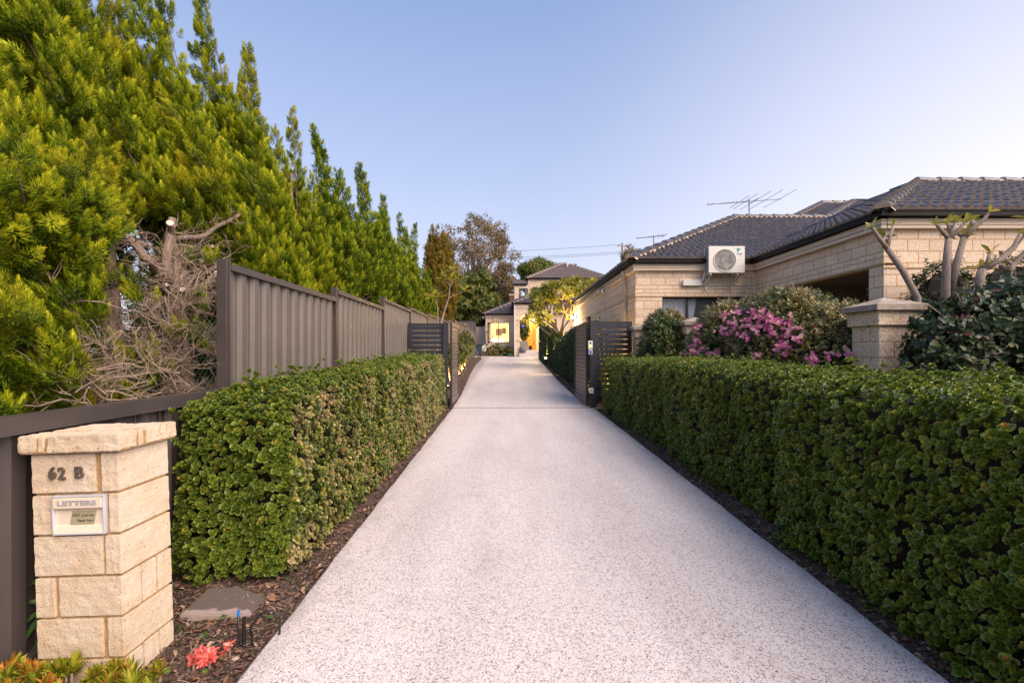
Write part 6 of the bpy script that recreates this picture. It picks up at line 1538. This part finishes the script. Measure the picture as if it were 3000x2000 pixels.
MB().tube([(x + .035, y, .07), (x + .03, y, .10), (x + .07, y + .01, .165), (x + .13, y + .02, .18), (x + .165, y + .02, .15), (x + .165, y + .02, .07), (x + .15, y + .02, .0)], .0055, 8).build('hose', M_black, ir, smooth=True)
MB().tube([(x - .022, y - .01, .17), (x - .024, y - .01, .10), (x - .012, y - .01, .03), (x + .012, y - .005, .01)], .005, 8).build('hose', M_black, ir, smooth=True)
MB().tube([(x - .022, y - .01, .168), (x - .022, y - .01, .192)], .0075, 8).build('cap', plain('bright_blue_plastic', (.01, .16, .50), .4), ir)
SUC = T_pack([(lambda lv, lf, rim, R_: (lv @ R_.T, lf, random.uniform(-.05, .2), rim))(*round_leaf(.062 * random.uniform(.6, 1.15), .024, 8, .7), rotm(i * 2.4, -.05 + .07 * i)) for i in range(9)])
for (px, py, n_, lab) in [(590, 1950, 9, 'larger clump of bright red succulent leaves on the mulch beside the letterbox pillar'), (648, 1915, 4, 'smaller pinkish red succulent sprig nearer the driveway edge')]:
    x, y = GP(px, py); t_ = thing('red_succulent', lab, 'succulent', (x, y, .02), 'red succulents'); P0 = np.array([[x + random.uniform(-.045, .045), y + random.uniform(-.035, .035), .03 + random.uniform(0, .05)] for _ in range(n_)])
    V, Fc, r1, R1 = scatter(SUC, P0, rng.normal(0, .45, (n_, 3)) + np.array([0, -.35, 1.]), rng.uniform(.5, .9, n_)); fmesh('leaves', V, Fc, L_red, t_, r1, R1)
    m = MB()
    for q in P0: m.tube([(q[0], q[1] + .01, -.03), tuple(q)], .005, 5)
    m.build('stem', M_twig_pale, t_)
def spiky(nl=34, L=.05, Wd=.010, seed=0):
    r = random.Random(seed); out = []
    for i in range(nl):
        t_ = i / nl; l_ = L * r.uniform(.8, 1.15); v = np.array([[-Wd / 2, 0, 0], [Wd / 2, 0, 0], [Wd * .6, l_ * .5, .003], [0, l_, .004], [-Wd * .6, l_ * .5, .003], [0, l_ * .4, -Wd * .5]])
        R_ = rotm(i * 2.4, .2 + 1.2 * t_ + r.uniform(-.15, .15)); out.append((v @ R_.T + np.array([0, 0, .03 * t_]), [(5, 0, 1), (5, 1, 2), (5, 2, 3), (5, 3, 4), (5, 4, 0)], r.uniform(-.1, .25), np.array([0, 0, .4, 1, .4, 0])))
    return T_pack(out)
SP = [spiky(seed=s) for s in range(3)]
rs2 = random.Random(12)
names = ['at the bottom left corner', 'in front of the left part of the letterbox pillar', 'in front of the middle of the letterbox pillar', 'in front of the right corner of the letterbox pillar', 'between the letterbox pillar and the red succulent']
for i, (xa, xb) in enumerate([(-2.12, -1.98), (-1.98, -1.84), (-1.84, -1.70), (-1.70, -1.54), (-1.54, -1.38)]):
    n_ = 7; P0 = np.array([[rs2.uniform(xa, xb), rs2.uniform(1.90, 2.03), rs2.uniform(.07, .135)] for _ in range(n_)])
    t_ = thing('yellow_green_succulent', 'spiky yellow green succulent clump ' + names[i], 'succulent', ((xa + xb) / 2, 1.96, .02), 'spiky succulents'); parts = [scatter(SP[q % 3], P0[q:q + 1], np.array([[rs2.gauss(0, .3), rs2.gauss(-.2, .3), 1.]]), np.array([rs2.uniform(.8, 1.3)])) for q in range(n_)]
    V, Fc, r1, R1 = merge(parts); fmesh('leaves', V, Fc, L_ygreen, t_, r1, R1); m = MB()
    for q in P0: m.tube([(q[0], q[1], -.03), tuple(q)], .006, 5)
    m.build('stem', M_twig_pale, t_)
t_ = thing('strap_leaf_plant', 'green strap leaved plant squeezed between the low fence and the letterbox pillar', 'plant', (-2.07, 2.3, .03))
P0 = np.array([[-2.07, 2.28, .42], [-2.08, 2.22, .30], [-2.06, 2.25, .20], [-2.09, 2.35, .36]]); T_ = frang_ros(15, .20, .030, 8, -.5, .9)
V, Fc, r1, R1 = scatter(T_, P0, np.array([[.1, -.3, 1.]] * 4) + rng.normal(0, .2, (4, 3)), np.array([1., .9, .9, .9])); fmesh('leaves', V, Fc, L_strap, t_, r1, R1)
m = MB()
for q in P0: m.tube([(-2.07, 2.27, -.03), tuple(q)], .01, 6)
m.build('stem', M_twig_pale, t_)
# loose litter and weeds
def litter(name, n_, regions, T, mat, sc, zoff=.0, upv=(0, 0, 1), jn=.35):
    P = []
    tot = sum((b - a) * (d - c) * w_ for (a, b, c, d, w_) in regions)
    for (a, b, c, d, w_) in regions:
        k = int(n_ * (b - a) * (d - c) * w_ / tot); x = rng.uniform(a, b, k); y = rng.uniform(c, d, k); P.append(np.stack([x, y, np.array([bed_z(p, q) for p, q in zip(x, y)]) + zoff], 1))
    P = np.concatenate(P); V, Fc, r1, R1 = scatter(T, P, np.array(upv) + rng.normal(0, jn, P.shape), sc * rng.uniform(.4, 1.3, len(P)))
    o = fmesh(name, V, Fc, mat, None, r1, R1); tag(o, kind='stuff'); return o
v1_, f1_, r1_ = round_leaf(.035, .018, 6, .9); TL = T_pack([(v1_ - np.array([0, .017, 0]), f1_, 0, r1_)])
o = litter('leaf_litter', 4200, [(-2.1, -1.17, 1.9, 3.2, 5), (-1.36, -1.16, 3.2, 10.4, 3), (1.92, 2.2, 1.8, 10.3, 3.5), (-2.1, -1.3, 10.6, 31, .5), (1.85, 2.3, 10.6, 30, .6)], TL, L_litter, 1.0, .006)
tag(o, 'brown curled fallen leaves scattered over the mulch beds', 'leaf litter')
v2_ = np.array([[-.0012, -.03, 0], [.0012, -.03, 0], [.0016, 0, .004], [.0010, .03, 0], [-.0010, .03, 0], [-.0010, 0, .004]]); TT = T_pack([(v2_, [(0, 1, 2), (0, 2, 5), (5, 2, 3), (5, 3, 4)], 0, np.zeros(6))])
L_straw = leafmat('dry_stalks', [(0, (.2, .13, .09)), (1, (.5, .42, .34))], rough=.9, trans=0)
o = litter('dry_stalks', 900, [(-2.1, -1.17, 1.9, 3.2, 4), (-1.36, -1.16, 3.2, 10.4, 2), (1.92, 2.15, 1.8, 8, 3)], TT, L_straw, 1.0, .012, jn=.2); tag(o, 'pale dry stalks strewn on the mulch', 'dry stalks')
v3_, f3_, r3_ = round_leaf(.02, .016, 6, .2)
TWD = T_pack([((v3_ @ rotm(i * 1.5, .3).T), f3_, .1, r3_) for i in range(4)])
o = litter('small_weeds', 60, [(-2.1, -1.17, 2.0, 3.2, 5), (-1.34, -1.16, 3.2, 9, 1), (1.92, 2.15, 1.8, 6, 3)], TWD, L_strap, 1.0, .012); tag(o, 'tiny green weeds sprouting in the mulch', 'weeds')
